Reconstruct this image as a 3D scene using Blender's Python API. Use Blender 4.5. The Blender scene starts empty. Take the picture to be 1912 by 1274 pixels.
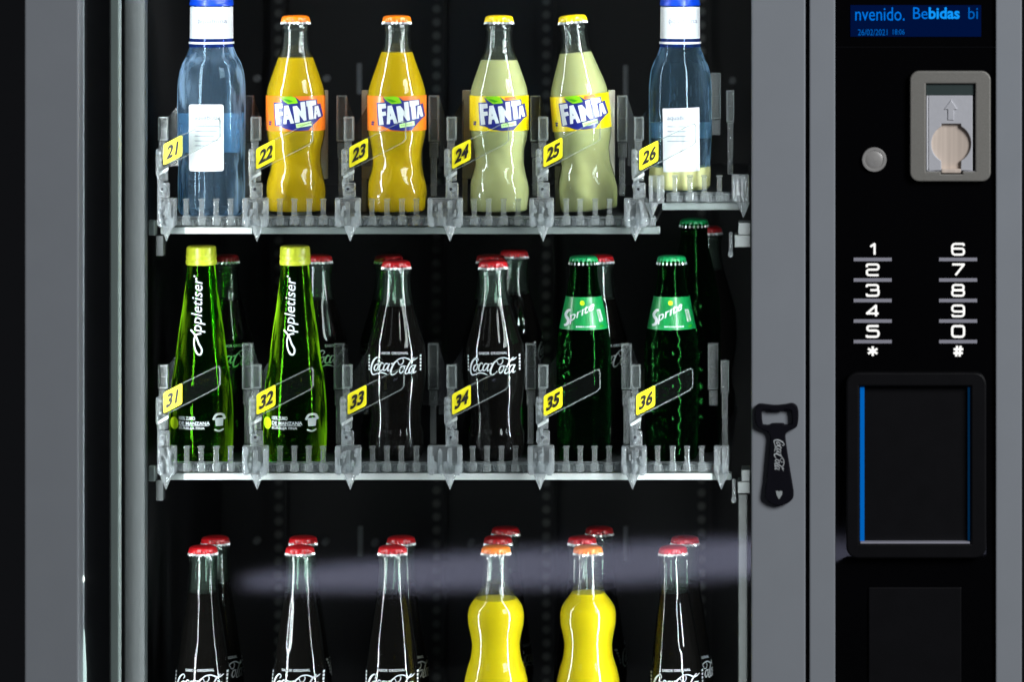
import bpy, bmesh, math, random
from mathutils import Vector, Matrix

random.seed(7)
scene = bpy.context.scene
COL = scene.collection

# ------------------------------------------------------------------ camera, world, lamps, exposure
PX = 0.0005                     # metres per photo pixel on the plane of the front bottles (y = 0)
CX, CY, DIST = 1500.0, -150.0, 3.7   # where the optical axis meets that plane, and the camera distance


def K(y):
    return (DIST + y) / DIST


XC, ZC = (CX - 956) * PX, (637 - CY) * PX


def Q(px, py, y=0.0):
    k = K(y)
    return Vector((XC + (px - CX) * PX * k, y, ZC - (py - CY) * PX * k))


cam_d = bpy.data.cameras.new('camera')
cam = bpy.data.objects.new('camera', cam_d)
COL.objects.link(cam)
cam.location = (XC, -DIST, ZC)
cam.rotation_euler = (math.pi / 2, 0, 0)
cam_d.sensor_width = 36
cam_d.lens = 36 * DIST / (1912 * PX)
cam_d.shift_x = (956 - CX) / 1912
cam_d.shift_y = -(637 - CY) / 1912
cam_d.clip_start, cam_d.clip_end = 0.1, 60
cam_d.dof.use_dof = True
cam_d.dof.focus_distance = DIST - 0.05
cam_d.dof.aperture_fstop = 4.5
scene.camera = cam

world = bpy.data.worlds.new('World')
scene.world = world
world.use_nodes = True
world.node_tree.nodes['Background'].inputs[0].default_value = (0.8, 0.85, 1.0, 1)
world.node_tree.nodes['Background'].inputs[1].default_value = 0.006


def area(name, loc, target, sx, sy, power, color=(1, 1, 1), spread=180):
    d = bpy.data.lights.new(name, 'AREA')
    d.shape = 'RECTANGLE'
    d.size, d.size_y, d.energy, d.color = sx, sy, power, color
    d.spread = math.radians(spread)
    o = bpy.data.objects.new(name, d)
    COL.objects.link(o)
    o.location = loc
    o.rotation_euler = (Vector(target) - Vector(loc)).to_track_quat('-Z', 'Y').to_euler()
    return o


LED = (0.90, 0.97, 1.0)
# the two upright LED strips just behind the door frame, left and right of the window
for side, px, ly, pw in ((1, 226, -0.128, 4.2), (-1, 1397, -0.140, 6.5)):
    p = Q(px, 560, ly)
    d = bpy.data.lights.new('led_light', 'AREA')
    d.shape = 'RECTANGLE'
    d.size, d.size_y = 0.024, 1.5
    d.spread = math.radians(150)
    d.energy, d.color = pw, LED
    o = bpy.data.objects.new('led_light', d)
    COL.objects.link(o)
    o.location = p
    n = Vector((side * 1.0, 0.45 if side > 0 else 0.40, 0)).normalized()       # the way it shines
    z = -n
    yv = Vector((0, 0, 1))
    xv = yv.cross(z)
    o.rotation_euler = Matrix((xv, yv, z)).transposed().to_euler()
# room light on the outside of the machine
area('room_light', (2.6, -2.6, 1.7), (0.3, -0.18, 0), 1.2, 1.6, 118, (0.96, 0.97, 1.0))
area('room_light', (-2.2, -3.6, 2.0), (-0.3, -0.18, 0), 1.2, 1.2, 3, (0.93, 0.95, 1.0))
# unseen lamp added behind the camera for the blurred pale band in the window
_l = Q(1190, 1052, 4.84)
_a = area('added_band_lamp', (_l.x, -5.16, _l.z), (_l.x, 0, _l.z), 1.72, 0.080, 0.80, (0.68, 0.70, 1.0))
_a.data.shape = 'ELLIPSE'
_a.rotation_euler.rotate_axis('Z', math.radians(2.8))

scene.view_settings.view_transform = 'Standard'
scene.view_settings.look = 'None'
scene.view_settings.exposure = 0
scene.view_settings.gamma = 1
scene.render.engine = 'CYCLES'
cy = scene.cycles
cy.use_denoising = True
cy.max_bounces = 14
cy.transmission_bounces = 12
cy.glossy_bounces = 6
cy.diffuse_bounces = 3
cy.transparent_max_bounces = 40
cy.sample_clamp_indirect = 6
cy.caustics_reflective = False
cy.caustics_refractive = True
cy.blur_glossy = 0.3


# ------------------------------------------------------------------ materials
def new_mat(name):
    m = bpy.data.materials.new(name)
    m.use_nodes = True
    m.node_tree.nodes.clear()
    return m, m.node_tree.nodes, m.node_tree.links


def add(n, kind, **kw):
    x = n.new(kind)
    for k, v in kw.items():
        x.inputs[k].default_value = v
    return x


def c4(c):
    return (c[0], c[1], c[2], 1)


def srgb(r, g, b):
    f = lambda v: v / 255 / 12.92 if v <= 10 else ((v / 255 + 0.055) / 1.055) ** 2.4
    return (f(r), f(g), f(b))


def bump_of(n, l, scale, strength, dist=0.001, detail=3.0, stretch=None):
    tc = n.new('ShaderNodeTexCoord')
    no = add(n, 'ShaderNodeTexNoise', Scale=scale, Detail=detail)
    if stretch:
        mp = n.new('ShaderNodeMapping')
        mp.inputs['Scale'].default_value = stretch
        l.new(tc.outputs['Object'], mp.inputs[0])
        l.new(mp.outputs[0], no.inputs['Vector'])
    else:
        l.new(tc.outputs['Object'], no.inputs['Vector'])
    b = add(n, 'ShaderNodeBump', Strength=strength, Distance=dist)
    l.new(no.outputs['Fac'], b.inputs['Height'])
    return b.outputs[0], no.outputs['Fac']


def solid(name, col, rough=0.5, metal=0.0, coat=0.0, spec=0.5, var=0.12, nscale=60, bump=0.0, bscale=400,
          emit=None, estr=0.0, sss=0.0, stretch=None):
    m, n, l = new_mat(name)
    out = n.new('ShaderNodeOutputMaterial')
    p = n.new('ShaderNodeBsdfPrincipled')
    p.inputs['Roughness'].default_value = rough
    p.inputs['Metallic'].default_value = metal
    p.inputs['Coat Weight'].default_value = coat
    p.inputs['Coat Roughness'].default_value = 0.04
    p.inputs['Specular IOR Level'].default_value = spec
    if sss:
        p.inputs['Subsurface Weight'].default_value = sss
        p.inputs['Subsurface Radius'].default_value = (0.012, 0.010, 0.005)
        p.inputs['Subsurface Scale'].default_value = 1.0
    tc = n.new('ShaderNodeTexCoord')
    no = add(n, 'ShaderNodeTexNoise', Scale=nscale, Detail=4.0)
    if stretch:
        mp = n.new('ShaderNodeMapping')
        mp.inputs['Scale'].default_value = stretch
        l.new(tc.outputs['Object'], mp.inputs[0])
        l.new(mp.outputs[0], no.inputs['Vector'])
    else:
        l.new(tc.outputs['Object'], no.inputs['Vector'])
    mx = n.new('ShaderNodeMix')
    mx.data_type = 'RGBA'
    mx.inputs['A'].default_value = c4([c * (1 - var) for c in col])
    mx.inputs['B'].default_value = c4([min(1, c * (1 + var)) for c in col])
    l.new(no.outputs['Fac'], mx.inputs['Factor'])
    l.new(mx.outputs['Result'], p.inputs['Base Color'])
    if bump:
        b, _ = bump_of(n, l, bscale, bump)
        l.new(b, p.inputs['Normal'])
    if emit:
        p.inputs['Emission Color'].default_value = c4(emit)
        p.inputs['Emission Strength'].default_value = estr
    l.new(p.outputs[0], out.inputs[0])
    return m


def thin_glass(name, tint=(0.97, 0.99, 0.98), edge=(0.45, 0.5, 0.48), ior=1.5, rough=0.015, bump=0.0, bscale=120, haze=0.0,
               hazecol=(0.8, 0.85, 0.85), stretch=None):
    """A clear wall: light passes straight through, mirror by Fresnel, tinted where one looks along it."""
    m, n, l = new_mat(name)
    out = n.new('ShaderNodeOutputMaterial')
    fr = n.new('ShaderNodeFresnel')
    ge = n.new('ShaderNodeNewGeometry')
    ma = n.new('ShaderNodeMath')
    ma.operation = 'MULTIPLY_ADD'            # the same mirror share from inside the thin wall as from outside
    ma.inputs[1].default_value, ma.inputs[2].default_value = 1 / ior - ior, ior
    l.new(ge.outputs['Backfacing'], ma.inputs[0])
    l.new(ma.outputs[0], fr.inputs['IOR'])
    lw = add(n, 'ShaderNodeLayerWeight', Blend=0.25)
    mc = n.new('ShaderNodeMix')
    mc.data_type = 'RGBA'
    mc.inputs['A'].default_value = c4(tint)
    mc.inputs['B'].default_value = c4(edge)
    l.new(lw.outputs['Facing'], mc.inputs['Factor'])
    tr = n.new('ShaderNodeBsdfTransparent')
    l.new(mc.outputs['Result'], tr.inputs[0])
    gl = add(n, 'ShaderNodeBsdfGlossy', Roughness=rough)
    mix = n.new('ShaderNodeMixShader')
    l.new(fr.outputs[0], mix.inputs[0])
    l.new(tr.outputs[0], mix.inputs[1])
    l.new(gl.outputs[0], mix.inputs[2])
    if bump:
        b, _ = bump_of(n, l, bscale, bump, stretch=stretch)
        l.new(b, gl.inputs['Normal'])
        l.new(b, fr.inputs['Normal'])
    last = mix.outputs[0]
    if haze:
        df = add(n, 'ShaderNodeBsdfDiffuse', Color=c4(hazecol))
        tl = add(n, 'ShaderNodeBsdfTranslucent', Color=c4(hazecol))
        a = n.new('ShaderNodeMixShader')
        a.inputs[0].default_value = 0.5
        l.new(df.outputs[0], a.inputs[1])
        l.new(tl.outputs[0], a.inputs[2])
        b2 = n.new('ShaderNodeMixShader')
        b2.inputs[0].default_value = haze
        l.new(last, b2.inputs[1])
        l.new(a.outputs[0], b2.inputs[2])
        last = b2.outputs[0]
    l.new(last, out.inputs[0])
    return m


def solid_glass(name, col, ior=1.38, rough=0.0, bump=0.0, bscale=120, diff=0.0, diffcol=(0.2, 0.4, 0.6), clear=0.0, glow=0.0, glowcol=(0.3, 0.8, 0.02), gpow=2.6):
    """A filled bottle as one refracting body, tinted, with a share of scattered light."""
    m, n, l = new_mat(name)
    out = n.new('ShaderNodeOutputMaterial')
    g = add(n, 'ShaderNodeBsdfGlass', Color=c4(col), IOR=ior, Roughness=rough)
    last = g.outputs[0]
    if bump:
        b, _ = bump_of(n, l, bscale, bump)
        l.new(b, g.inputs['Normal'])
    if clear:
        t = add(n, 'ShaderNodeBsdfTransparent', Color=c4(col))
        a = n.new('ShaderNodeMixShader')
        a.inputs[0].default_value = clear
        l.new(last, a.inputs[1])
        l.new(t.outputs[0], a.inputs[2])
        last = a.outputs[0]
    if diff:
        df = add(n, 'ShaderNodeBsdfDiffuse', Color=c4(diffcol))
        tl = add(n, 'ShaderNodeBsdfTranslucent', Color=c4(diffcol))
        a = n.new('ShaderNodeMixShader')
        a.inputs[0].default_value = 0.5
        l.new(df.outputs[0], a.inputs[1])
        l.new(tl.outputs[0], a.inputs[2])
        b2 = n.new('ShaderNodeMixShader')
        b2.inputs[0].default_value = diff
        l.new(last, b2.inputs[1])
        l.new(a.outputs[0], b2.inputs[2])
        last = b2.outputs[0]
    if glow:      # edge glow painted in: streaky pale scatter where one looks along the wall
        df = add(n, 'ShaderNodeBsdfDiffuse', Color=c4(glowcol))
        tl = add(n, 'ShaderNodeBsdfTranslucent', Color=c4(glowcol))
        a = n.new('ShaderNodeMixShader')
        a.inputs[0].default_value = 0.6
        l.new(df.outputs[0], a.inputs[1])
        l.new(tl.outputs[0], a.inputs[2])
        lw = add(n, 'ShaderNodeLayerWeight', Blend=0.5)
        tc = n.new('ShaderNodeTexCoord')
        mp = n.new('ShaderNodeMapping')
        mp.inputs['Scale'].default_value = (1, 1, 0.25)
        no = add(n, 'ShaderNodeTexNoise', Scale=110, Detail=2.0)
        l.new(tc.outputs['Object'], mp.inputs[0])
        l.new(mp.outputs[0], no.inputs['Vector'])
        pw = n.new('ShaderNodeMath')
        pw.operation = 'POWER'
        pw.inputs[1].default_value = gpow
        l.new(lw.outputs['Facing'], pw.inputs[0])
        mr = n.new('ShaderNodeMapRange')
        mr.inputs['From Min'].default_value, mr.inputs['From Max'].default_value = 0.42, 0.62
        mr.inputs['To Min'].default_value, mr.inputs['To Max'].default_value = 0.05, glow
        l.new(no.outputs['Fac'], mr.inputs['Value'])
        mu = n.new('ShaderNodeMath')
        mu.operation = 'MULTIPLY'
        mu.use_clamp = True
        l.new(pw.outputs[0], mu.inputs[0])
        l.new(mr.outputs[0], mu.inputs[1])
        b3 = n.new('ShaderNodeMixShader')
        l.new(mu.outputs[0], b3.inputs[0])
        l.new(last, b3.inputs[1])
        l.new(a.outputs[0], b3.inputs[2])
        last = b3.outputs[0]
    l.new(last, out.inputs[0])
    return m


def scuff(m, scale, lo, hi, dark):
    """sparse small worn marks with a shape of their own"""
    n, l = m.node_tree.nodes, m.node_tree.links
    p = next(x for x in n if x.type == 'BSDF_PRINCIPLED')
    src = p.inputs['Base Color'].links[0].from_socket
    tc = n.new('ShaderNodeTexCoord')
    no = add(n, 'ShaderNodeTexNoise', Scale=scale, Detail=6.0, Roughness=0.7)
    l.new(tc.outputs['Object'], no.inputs['Vector'])
    mr = n.new('ShaderNodeMapRange')
    mr.inputs['From Min'].default_value, mr.inputs['From Max'].default_value = lo, hi
    l.new(no.outputs['Fac'], mr.inputs['Value'])
    mx = n.new('ShaderNodeMix')
    mx.data_type = 'RGBA'
    mx.inputs['B'].default_value = c4(dark)
    l.new(mr.outputs['Result'], mx.inputs['Factor'])
    l.new(src, mx.inputs['A'])
    l.new(mx.outputs['Result'], p.inputs['Base Color'])


def emissive(name, col, strength, base=(0.02, 0.02, 0.02)):
    return solid(name, base, rough=0.2, spec=0.05, var=0.05, emit=col, estr=strength)


M = {}
M['frame'] = solid('grey_frame_paint', (0.305, 0.330, 0.358), rough=0.34, var=0.05, nscale=22, bump=0.05, bscale=900)
scuff(M['frame'], 26, 0.70, 0.80, (0.16, 0.16, 0.165))
M['frame_dark'] = solid('dark_gap', (0.006, 0.006, 0.012), rough=0.6)
M['black'] = solid('cabinet_black', (0.006, 0.006, 0.0075), rough=0.65, var=0.3, nscale=8)
M['panel'] = solid('gloss_black_panel', (0.002, 0.002, 0.0025), rough=0.03, spec=0.35, var=0.3, nscale=5)
M['panel_matte'] = solid('black_plastic', (0.005, 0.005, 0.006), rough=0.4, spec=0.25, var=0.3, nscale=60, bump=0.05, bscale=700)
M['profile'] = solid('grey_inner_profile', (0.040, 0.047, 0.048), rough=0.5, var=0.16, nscale=35)
M['profile_b'] = solid('green_grey_edge', (0.30, 0.35, 0.34), rough=0.35, var=0.12, nscale=25)
M['dark_block'] = solid('dark_grey_block', (0.022, 0.027, 0.026), rough=0.45, var=0.2)
M['rail'] = solid('white_tray_rail', (0.15, 0.175, 0.168), rough=0.4, var=0.08, nscale=40)
M['rail_tape'] = solid('white_price_strip', (0.5, 0.53, 0.52), rough=0.4, var=0.04)
M['tray'] = solid('tray_steel', (0.05, 0.055, 0.058), rough=0.5, metal=0.3, var=0.25)
M['roller'] = thin_glass('frosted_roller_plastic', edge=(0.6, 0.65, 0.65), rough=0.15, haze=0.34, hazecol=(0.55, 0.58, 0.6), bump=0.6, bscale=260)
M['clip'] = solid_glass('clear_clip_plastic', (0.97, 0.99, 1.0), ior=1.46, rough=0.02, bump=0.9, bscale=230, diff=0.19, diffcol=(0.90, 0.93, 0.95), clear=0.25)
M['post'] = solid_glass('clear_post_plastic', (0.97, 0.99, 1.0), ior=1.42, rough=0.03, bump=0.3, bscale=220, diff=0.15, diffcol=(0.82, 0.85, 0.85), clear=0.4)
M['arm'] = thin_glass('clear_arm_sheet', edge=(0.8, 0.85, 0.85), rough=0.03, haze=0.003)
M['rim'] = thin_glass('bright_plastic_rim', rough=0.06, haze=0.22, hazecol=(0.75, 0.8, 0.8))
M['fin'] = thin_glass('smoky_divider_sheet', tint=(0.8, 0.8, 0.8), rough=0.2, haze=0.10, hazecol=(0.35, 0.37, 0.37))
M['pusher'] = solid('beige_pusher_plastic', (0.66, 0.63, 0.50), rough=0.5, var=0.1)
M['tag'] = solid('yellow_tag_card', (0.86, 0.74, 0.01), rough=0.45, var=0.04)
M['ink'] = solid('black_ink', (0.006, 0.006, 0.006), rough=0.5)
M['white'] = solid('white_print', (0.62, 0.66, 0.68), rough=0.5, var=0.03)
M['whitesheet'] = solid('white_paper_label', (0.66, 0.68, 0.70), rough=0.5, var=0.03, nscale=20)
M['faint'] = solid('faint_grey_print', (0.22, 0.25, 0.32), rough=0.6)
M['pane'] = thin_glass('window_glass', tint=(0.985, 0.995, 0.99), edge=(0.7, 0.8, 0.76), rough=0.024)
M['screen'] = emissive('blue_lcd', (0.0, 0.004, 0.040), 0.9, base=(0.0, 0.003, 0.012))
M['screen_text'] = emissive('blue_lcd_text', (0.0, 0.16, 0.72), 1.0, base=(0.0, 0.02, 0.05))
M['screen_bold'] = emissive('bright_lcd_text', (0.005, 0.30, 0.95), 1.0, base=(0.0, 0.02, 0.05))
M['screen_dim'] = emissive('dim_lcd_text', (0.0, 0.10, 0.45), 1.0, base=(0.0, 0.02, 0.05))
M['key'] = emissive('backlit_key_print', (1.0, 0.99, 0.94), 0.80, base=(0.5, 0.5, 0.5))
M['keyline'] = solid('grey_key_line', (0.36, 0.36, 0.42), rough=0.5, var=0.04)
M['blue_line'] = emissive('blue_reader_light', (0.0, 0.10, 0.40), 0.9, base=(0.0, 0.05, 0.2))
M['blue_dim'] = emissive('dim_reader_light', (0.0, 0.018, 0.055), 0.9, base=(0.0, 0.01, 0.04))
M['coinplate'] = solid('cast_grey_metal', (0.27, 0.263, 0.238), rough=0.48, metal=0.35, var=0.22, nscale=900, bump=0.25, bscale=1500)
M['coinface'] = solid('satin_silver', (0.66, 0.67, 0.71), rough=0.4, metal=0.15, var=0.08, nscale=200, bump=0.1, bscale=900)
M['rim_silver'] = solid('bright_edge_metal', (0.85, 0.86, 0.9), rough=0.3, var=0.03)
M['coinslot'] = solid('dark_green_slot', (0.03, 0.05, 0.048), rough=0.5, var=0.15)
M['brushed'] = solid('brushed_button_steel', (0.50, 0.49, 0.47), rough=0.3, metal=0.35, var=0.12, nscale=200)
M['opener'] = solid('black_opener_rubber', (0.004, 0.004, 0.008), rough=0.55, spec=0.15, var=0.3)
M['led_tube'] = emissive('led_diffuser', (0.55, 0.75, 0.72), 0.9, base=(0.4, 0.45, 0.45))
M['led_spot'] = emissive('led_spot', (0.9, 1.0, 0.95), 1.6, base=(0.5, 0.5, 0.5))
M['dot'] = solid('rail_hole_dot', (0.10, 0.105, 0.10), rough=0.5, var=0.3)
M['backbar'] = solid('pale_back_bar', (0.16, 0.17, 0.18), rough=0.5, var=0.2)
M['silver_cap'] = solid('cap_glint_rim', (0.62, 0.64, 0.64), rough=0.3, metal=0.55, var=0.1)  # silver-white colour put in for the glints on the crimped teeth
for nm, c in (('orange', (0.85, 0.20, 0.004)), ('yellow', (0.83, 0.62, 0.004)), ('red', (0.42, 0.006, 0.010)), ('green', (0.006, 0.30, 0.085))):
    M['cap_' + nm] = solid('cap_lacquer_' + nm, c, rough=0.32, coat=0.5, var=0.10, nscale=220, bump=0.15, bscale=500)
M['cap_lime'] = solid('screw_cap_lime', (0.48, 0.53, 0.03), rough=0.36, coat=0.3, var=0.06, bump=0.1)
M['cap_blue'] = solid('screw_cap_blue', (0.0, 0.045, 0.50), rough=0.4, coat=0.3, var=0.06)
M['collar_blue'] = thin_glass('blue_neck_plastic', tint=(0.10, 0.22, 0.75), edge=(0.02, 0.05, 0.4), rough=0.08, haze=0.25, hazecol=(0.03, 0.10, 0.5))
M['bottle'] = thin_glass('clear_bottle_glass', tint=(0.93, 0.96, 0.94), edge=(0.32, 0.38, 0.35), rough=0.015, bump=0.16, bscale=90, haze=0.004)
M['inner_glass'] = thin_glass('inner_neck_glass', edge=(0.5, 0.58, 0.54), rough=0.03, bump=0.15, bscale=80, haze=0.055, hazecol=(0.55, 0.62, 0.57))
M['bottle_cola'] = thin_glass('greenish_bottle_glass', tint=(0.80, 0.90, 0.85), edge=(0.22, 0.32, 0.27), rough=0.015, bump=0.12, bscale=60, haze=0.004)
M['orange_drink'] = solid('orange_drink', (0.57, 0.36, 0.001), rough=0.5, spec=0.1, sss=0.25, var=0.06, nscale=30)
M['bright_drink'] = solid('bright_orange_drink', (0.69, 0.52, 0.003), rough=0.5, spec=0.1, sss=0.25, var=0.05, nscale=30)
M['lemon_drink'] = solid('cloudy_lemon_drink', (0.50, 0.50, 0.23), rough=0.5, spec=0.1, sss=0.25, var=0.06, nscale=30)
M['cola_drink'] = solid('cola_drink', (0.003, 0.0018, 0.0015), rough=0.4, spec=0.0, var=0.3)
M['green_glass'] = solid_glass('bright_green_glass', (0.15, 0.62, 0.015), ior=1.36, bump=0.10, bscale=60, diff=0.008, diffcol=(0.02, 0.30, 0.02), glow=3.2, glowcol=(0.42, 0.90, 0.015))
M['dark_green_glass'] = solid_glass('dark_green_glass', (0.03, 0.22, 0.045), ior=1.36, bump=0.3, bscale=90, diff=0.006, diffcol=(0.01, 0.12, 0.03), glow=0.12, glowcol=(0.02, 0.35, 0.08))
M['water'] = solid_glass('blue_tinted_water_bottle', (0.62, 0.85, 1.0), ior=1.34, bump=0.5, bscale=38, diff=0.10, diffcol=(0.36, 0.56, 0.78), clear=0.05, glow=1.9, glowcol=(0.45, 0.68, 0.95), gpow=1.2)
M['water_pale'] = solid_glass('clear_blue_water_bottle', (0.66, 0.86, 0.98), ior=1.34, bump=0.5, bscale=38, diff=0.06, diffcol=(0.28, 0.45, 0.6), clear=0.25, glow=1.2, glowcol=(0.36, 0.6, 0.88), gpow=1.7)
M['lab_orange'] = solid('orange_label', (0.90, 0.20, 0.012), rough=0.35, coat=0.4, var=0.10, nscale=25)
M['lab_yellow'] = solid('yellow_label', (0.88, 0.66, 0.0), rough=0.35, coat=0.4, var=0.05)
M['lab_green'] = solid('green_label', (0.002, 0.22, 0.05), rough=0.4, coat=0.3, var=0.06)
M['lab_green_shaded'] = solid('shaded_green_label', (0.001, 0.022, 0.008), rough=0.5)  # darker copy of the label green, shade on the rear bottle put into the colour
M['navy'] = solid('navy_print', (0.006, 0.012, 0.17), rough=0.4, coat=0.3, var=0.1)
M['leaf'] = solid('leaf_green_print', (0.20, 0.50, 0.004), rough=0.4)
M['leaf_dark'] = solid('deep_leaf_print', (0.03, 0.28, 0.004), rough=0.4)
M['lime'] = solid('lime_print', (0.48, 0.72, 0.01), rough=0.4)
M['pale_lime'] = solid('pale_lime_print', (0.55, 0.80, 0.38), rough=0.4)
M['orange_print'] = solid('orange_print', (0.88, 0.14, 0.01), rough=0.4)
M['silver_print'] = solid('silver_grey_print', (0.42, 0.46, 0.46), rough=0.5)


# ------------------------------------------------------------------ object helpers
def obj(name, bm, mats, parent=None, smooth=False, loc=None):
    me = bpy.data.meshes.new(name)
    bmesh.ops.recalc_face_normals(bm, faces=bm.faces)
    bm.to_mesh(me)
    bm.free()
    for m in (mats if isinstance(mats, (list, tuple)) else [mats]):
        me.materials.append(M[m])
    if smooth:
        me.polygons.foreach_set('use_smooth', [True] * len(me.polygons))
        try:
            me.set_sharp_from_angle(angle=math.radians(42))
        except Exception:
            pass
    o = bpy.data.objects.new(name, me)
    COL.objects.link(o)
    if parent is not None:
        o.parent = parent
    if loc is not None:
        o.location = loc
    return o


def thing(name, label, cat, loc=(0, 0, 0), group=None):
    o = bpy.data.objects.new(name, None)
    COL.objects.link(o)
    o.location = loc
    o.empty_display_size = 0.01
    tag(o, label, cat, group)
    return o


def tag(o, label, cat, group=None):
    o['label'] = label
    o['category'] = cat
    if group:
        o['group'] = group


def copy_tree(o, parent=None):
    c = o.copy()
    COL.objects.link(c)
    if parent is not None:
        c.parent = parent
    for ch in list(o.children):
        copy_tree(ch, c)
    return c


def box(bm, a, b, mi=0, bevel=0.0):
    """axis-aligned box between two corners"""
    x0, x1 = sorted((a[0], b[0]))
    y0, y1 = sorted((a[1], b[1]))
    z0, z1 = sorted((a[2], b[2]))
    vs = [bm.verts.new(p) for p in ((x0, y0, z0), (x1, y0, z0), (x1, y1, z0), (x0, y1, z0),
                                    (x0, y0, z1), (x1, y0, z1), (x1, y1, z1), (x0, y1, z1))]
    fs = [bm.faces.new([vs[i] for i in f]) for f in ((0, 3, 2, 1), (4, 5, 6, 7), (0, 1, 5, 4), (1, 2, 6, 5), (2, 3, 7, 6), (3, 0, 4, 7))]
    for f in fs:
        f.material_index = mi
    if bevel:
        es = list({e for f in fs for e in f.edges})
        r = bmesh.ops.bevel(bm, geom=es, offset=bevel, segments=2, affect='EDGES', profile=0.6)
        for f in r['faces']:
            f.material_index = mi
    return fs


def pbox(bm, px0, py0, px1, py1, y, depth, mi=0, bevel=0.0):
    """box whose front face covers these photo pixels at depth y"""
    a, b = Q(px0, py0, y), Q(px1, py1, y)
    return box(bm, (a.x, y, a.z), (b.x, y + depth, b.z), mi, bevel)


def B():
    return bmesh.new()


def cyl(bm, c, r, h, axis='Z', seg=24, mi=0, r2=None):
    r2 = r if r2 is None else r2
    mat = Matrix.Translation(c)
    if axis == 'Y':
        mat = mat @ Matrix.Rotation(math.pi / 2, 4, 'X')
    elif axis == 'X':
        mat = mat @ Matrix.Rotation(math.pi / 2, 4, 'Y')
    res = bmesh.ops.create_cone(bm, cap_ends=True, segments=seg, radius1=r, radius2=r2, depth=h, matrix=mat)
    for v in res['verts']:
        for f in v.link_faces:
            f.material_index = mi


def prism(bm, pts, y, depth, mi=0):
    """pts: world (x, z) outline, extruded from y to y+depth"""
    a = [bm.verts.new((p[0], y, p[1])) for p in pts]
    b = [bm.verts.new((p[0], y + depth, p[1])) for p in pts]
    fs = [bm.faces.new(a), bm.faces.new(b[::-1])]
    for i in range(len(pts)):
        j = (i + 1) % len(pts)
        fs.append(bm.faces.new((a[i], b[i], b[j], a[j])))
    for f in fs:
        f.material_index = mi
    return fs


def pprism(bm, pts, y, depth, mi=0):
    w = [Q(p[0], p[1], y) for p in pts]
    return prism(bm, [(v.x, v.z) for v in w], y, depth, mi)


def round_rect(x0, y0, x1, y1, r, n=6):
    pts = []
    for cx, cy_, a0 in ((x1 - r, y0 + r, -90), (x1 - r, y1 - r, 0), (x0 + r, y1 - r, 90), (x0 + r, y0 + r, 180)):
        for i in range(n + 1):
            a = math.radians(a0 + 90 * i / n)
            pts.append((cx + r * math.cos(a), cy_ + r * math.sin(a)))
    return pts


def plate(bm, loops, y, depth, bevel=0.0, mi=0):
    """flat plate with holes, outlines in photo pixels at depth y (front face), by a filled 2D curve"""
    cu = bpy.data.curves.new('tmp', 'CURVE')
    cu.dimensions = '2D'
    cu.fill_mode = 'BOTH'
    cu.extrude = depth / 2 - bevel
    cu.bevel_depth = bevel
    cu.bevel_resolution = 2
    cu.offset = -bevel
    for lp in loops:
        sp = cu.splines.new('POLY')
        sp.points.add(len(lp) - 1)
        for p, q in zip(sp.points, lp):
            w = Q(q[0], q[1], y)
            p.co = (w.x, w.z, 0, 1)
        sp.use_cyclic_u = True
    o = bpy.data.objects.new('tmp', cu)
    me = bpy.data.meshes.new_from_object(o)
    bpy.data.objects.remove(o)
    bpy.data.curves.remove(cu)
    tb = bmesh.new()
    tb.from_mesh(me)
    bmesh.ops.remove_doubles(tb, verts=tb.verts, dist=1e-6)
    vm = {}
    for v in tb.verts:
        vm[v.index] = bm.verts.new((v.co.x, y + depth / 2 - v.co.z, v.co.y))
    for f in tb.faces:
        try:
            nf = bm.faces.new([vm[v.index] for v in f.verts])
            nf.material_index = mi
        except ValueError:
            pass
    tb.free()
    bpy.data.meshes.remove(me)


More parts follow.
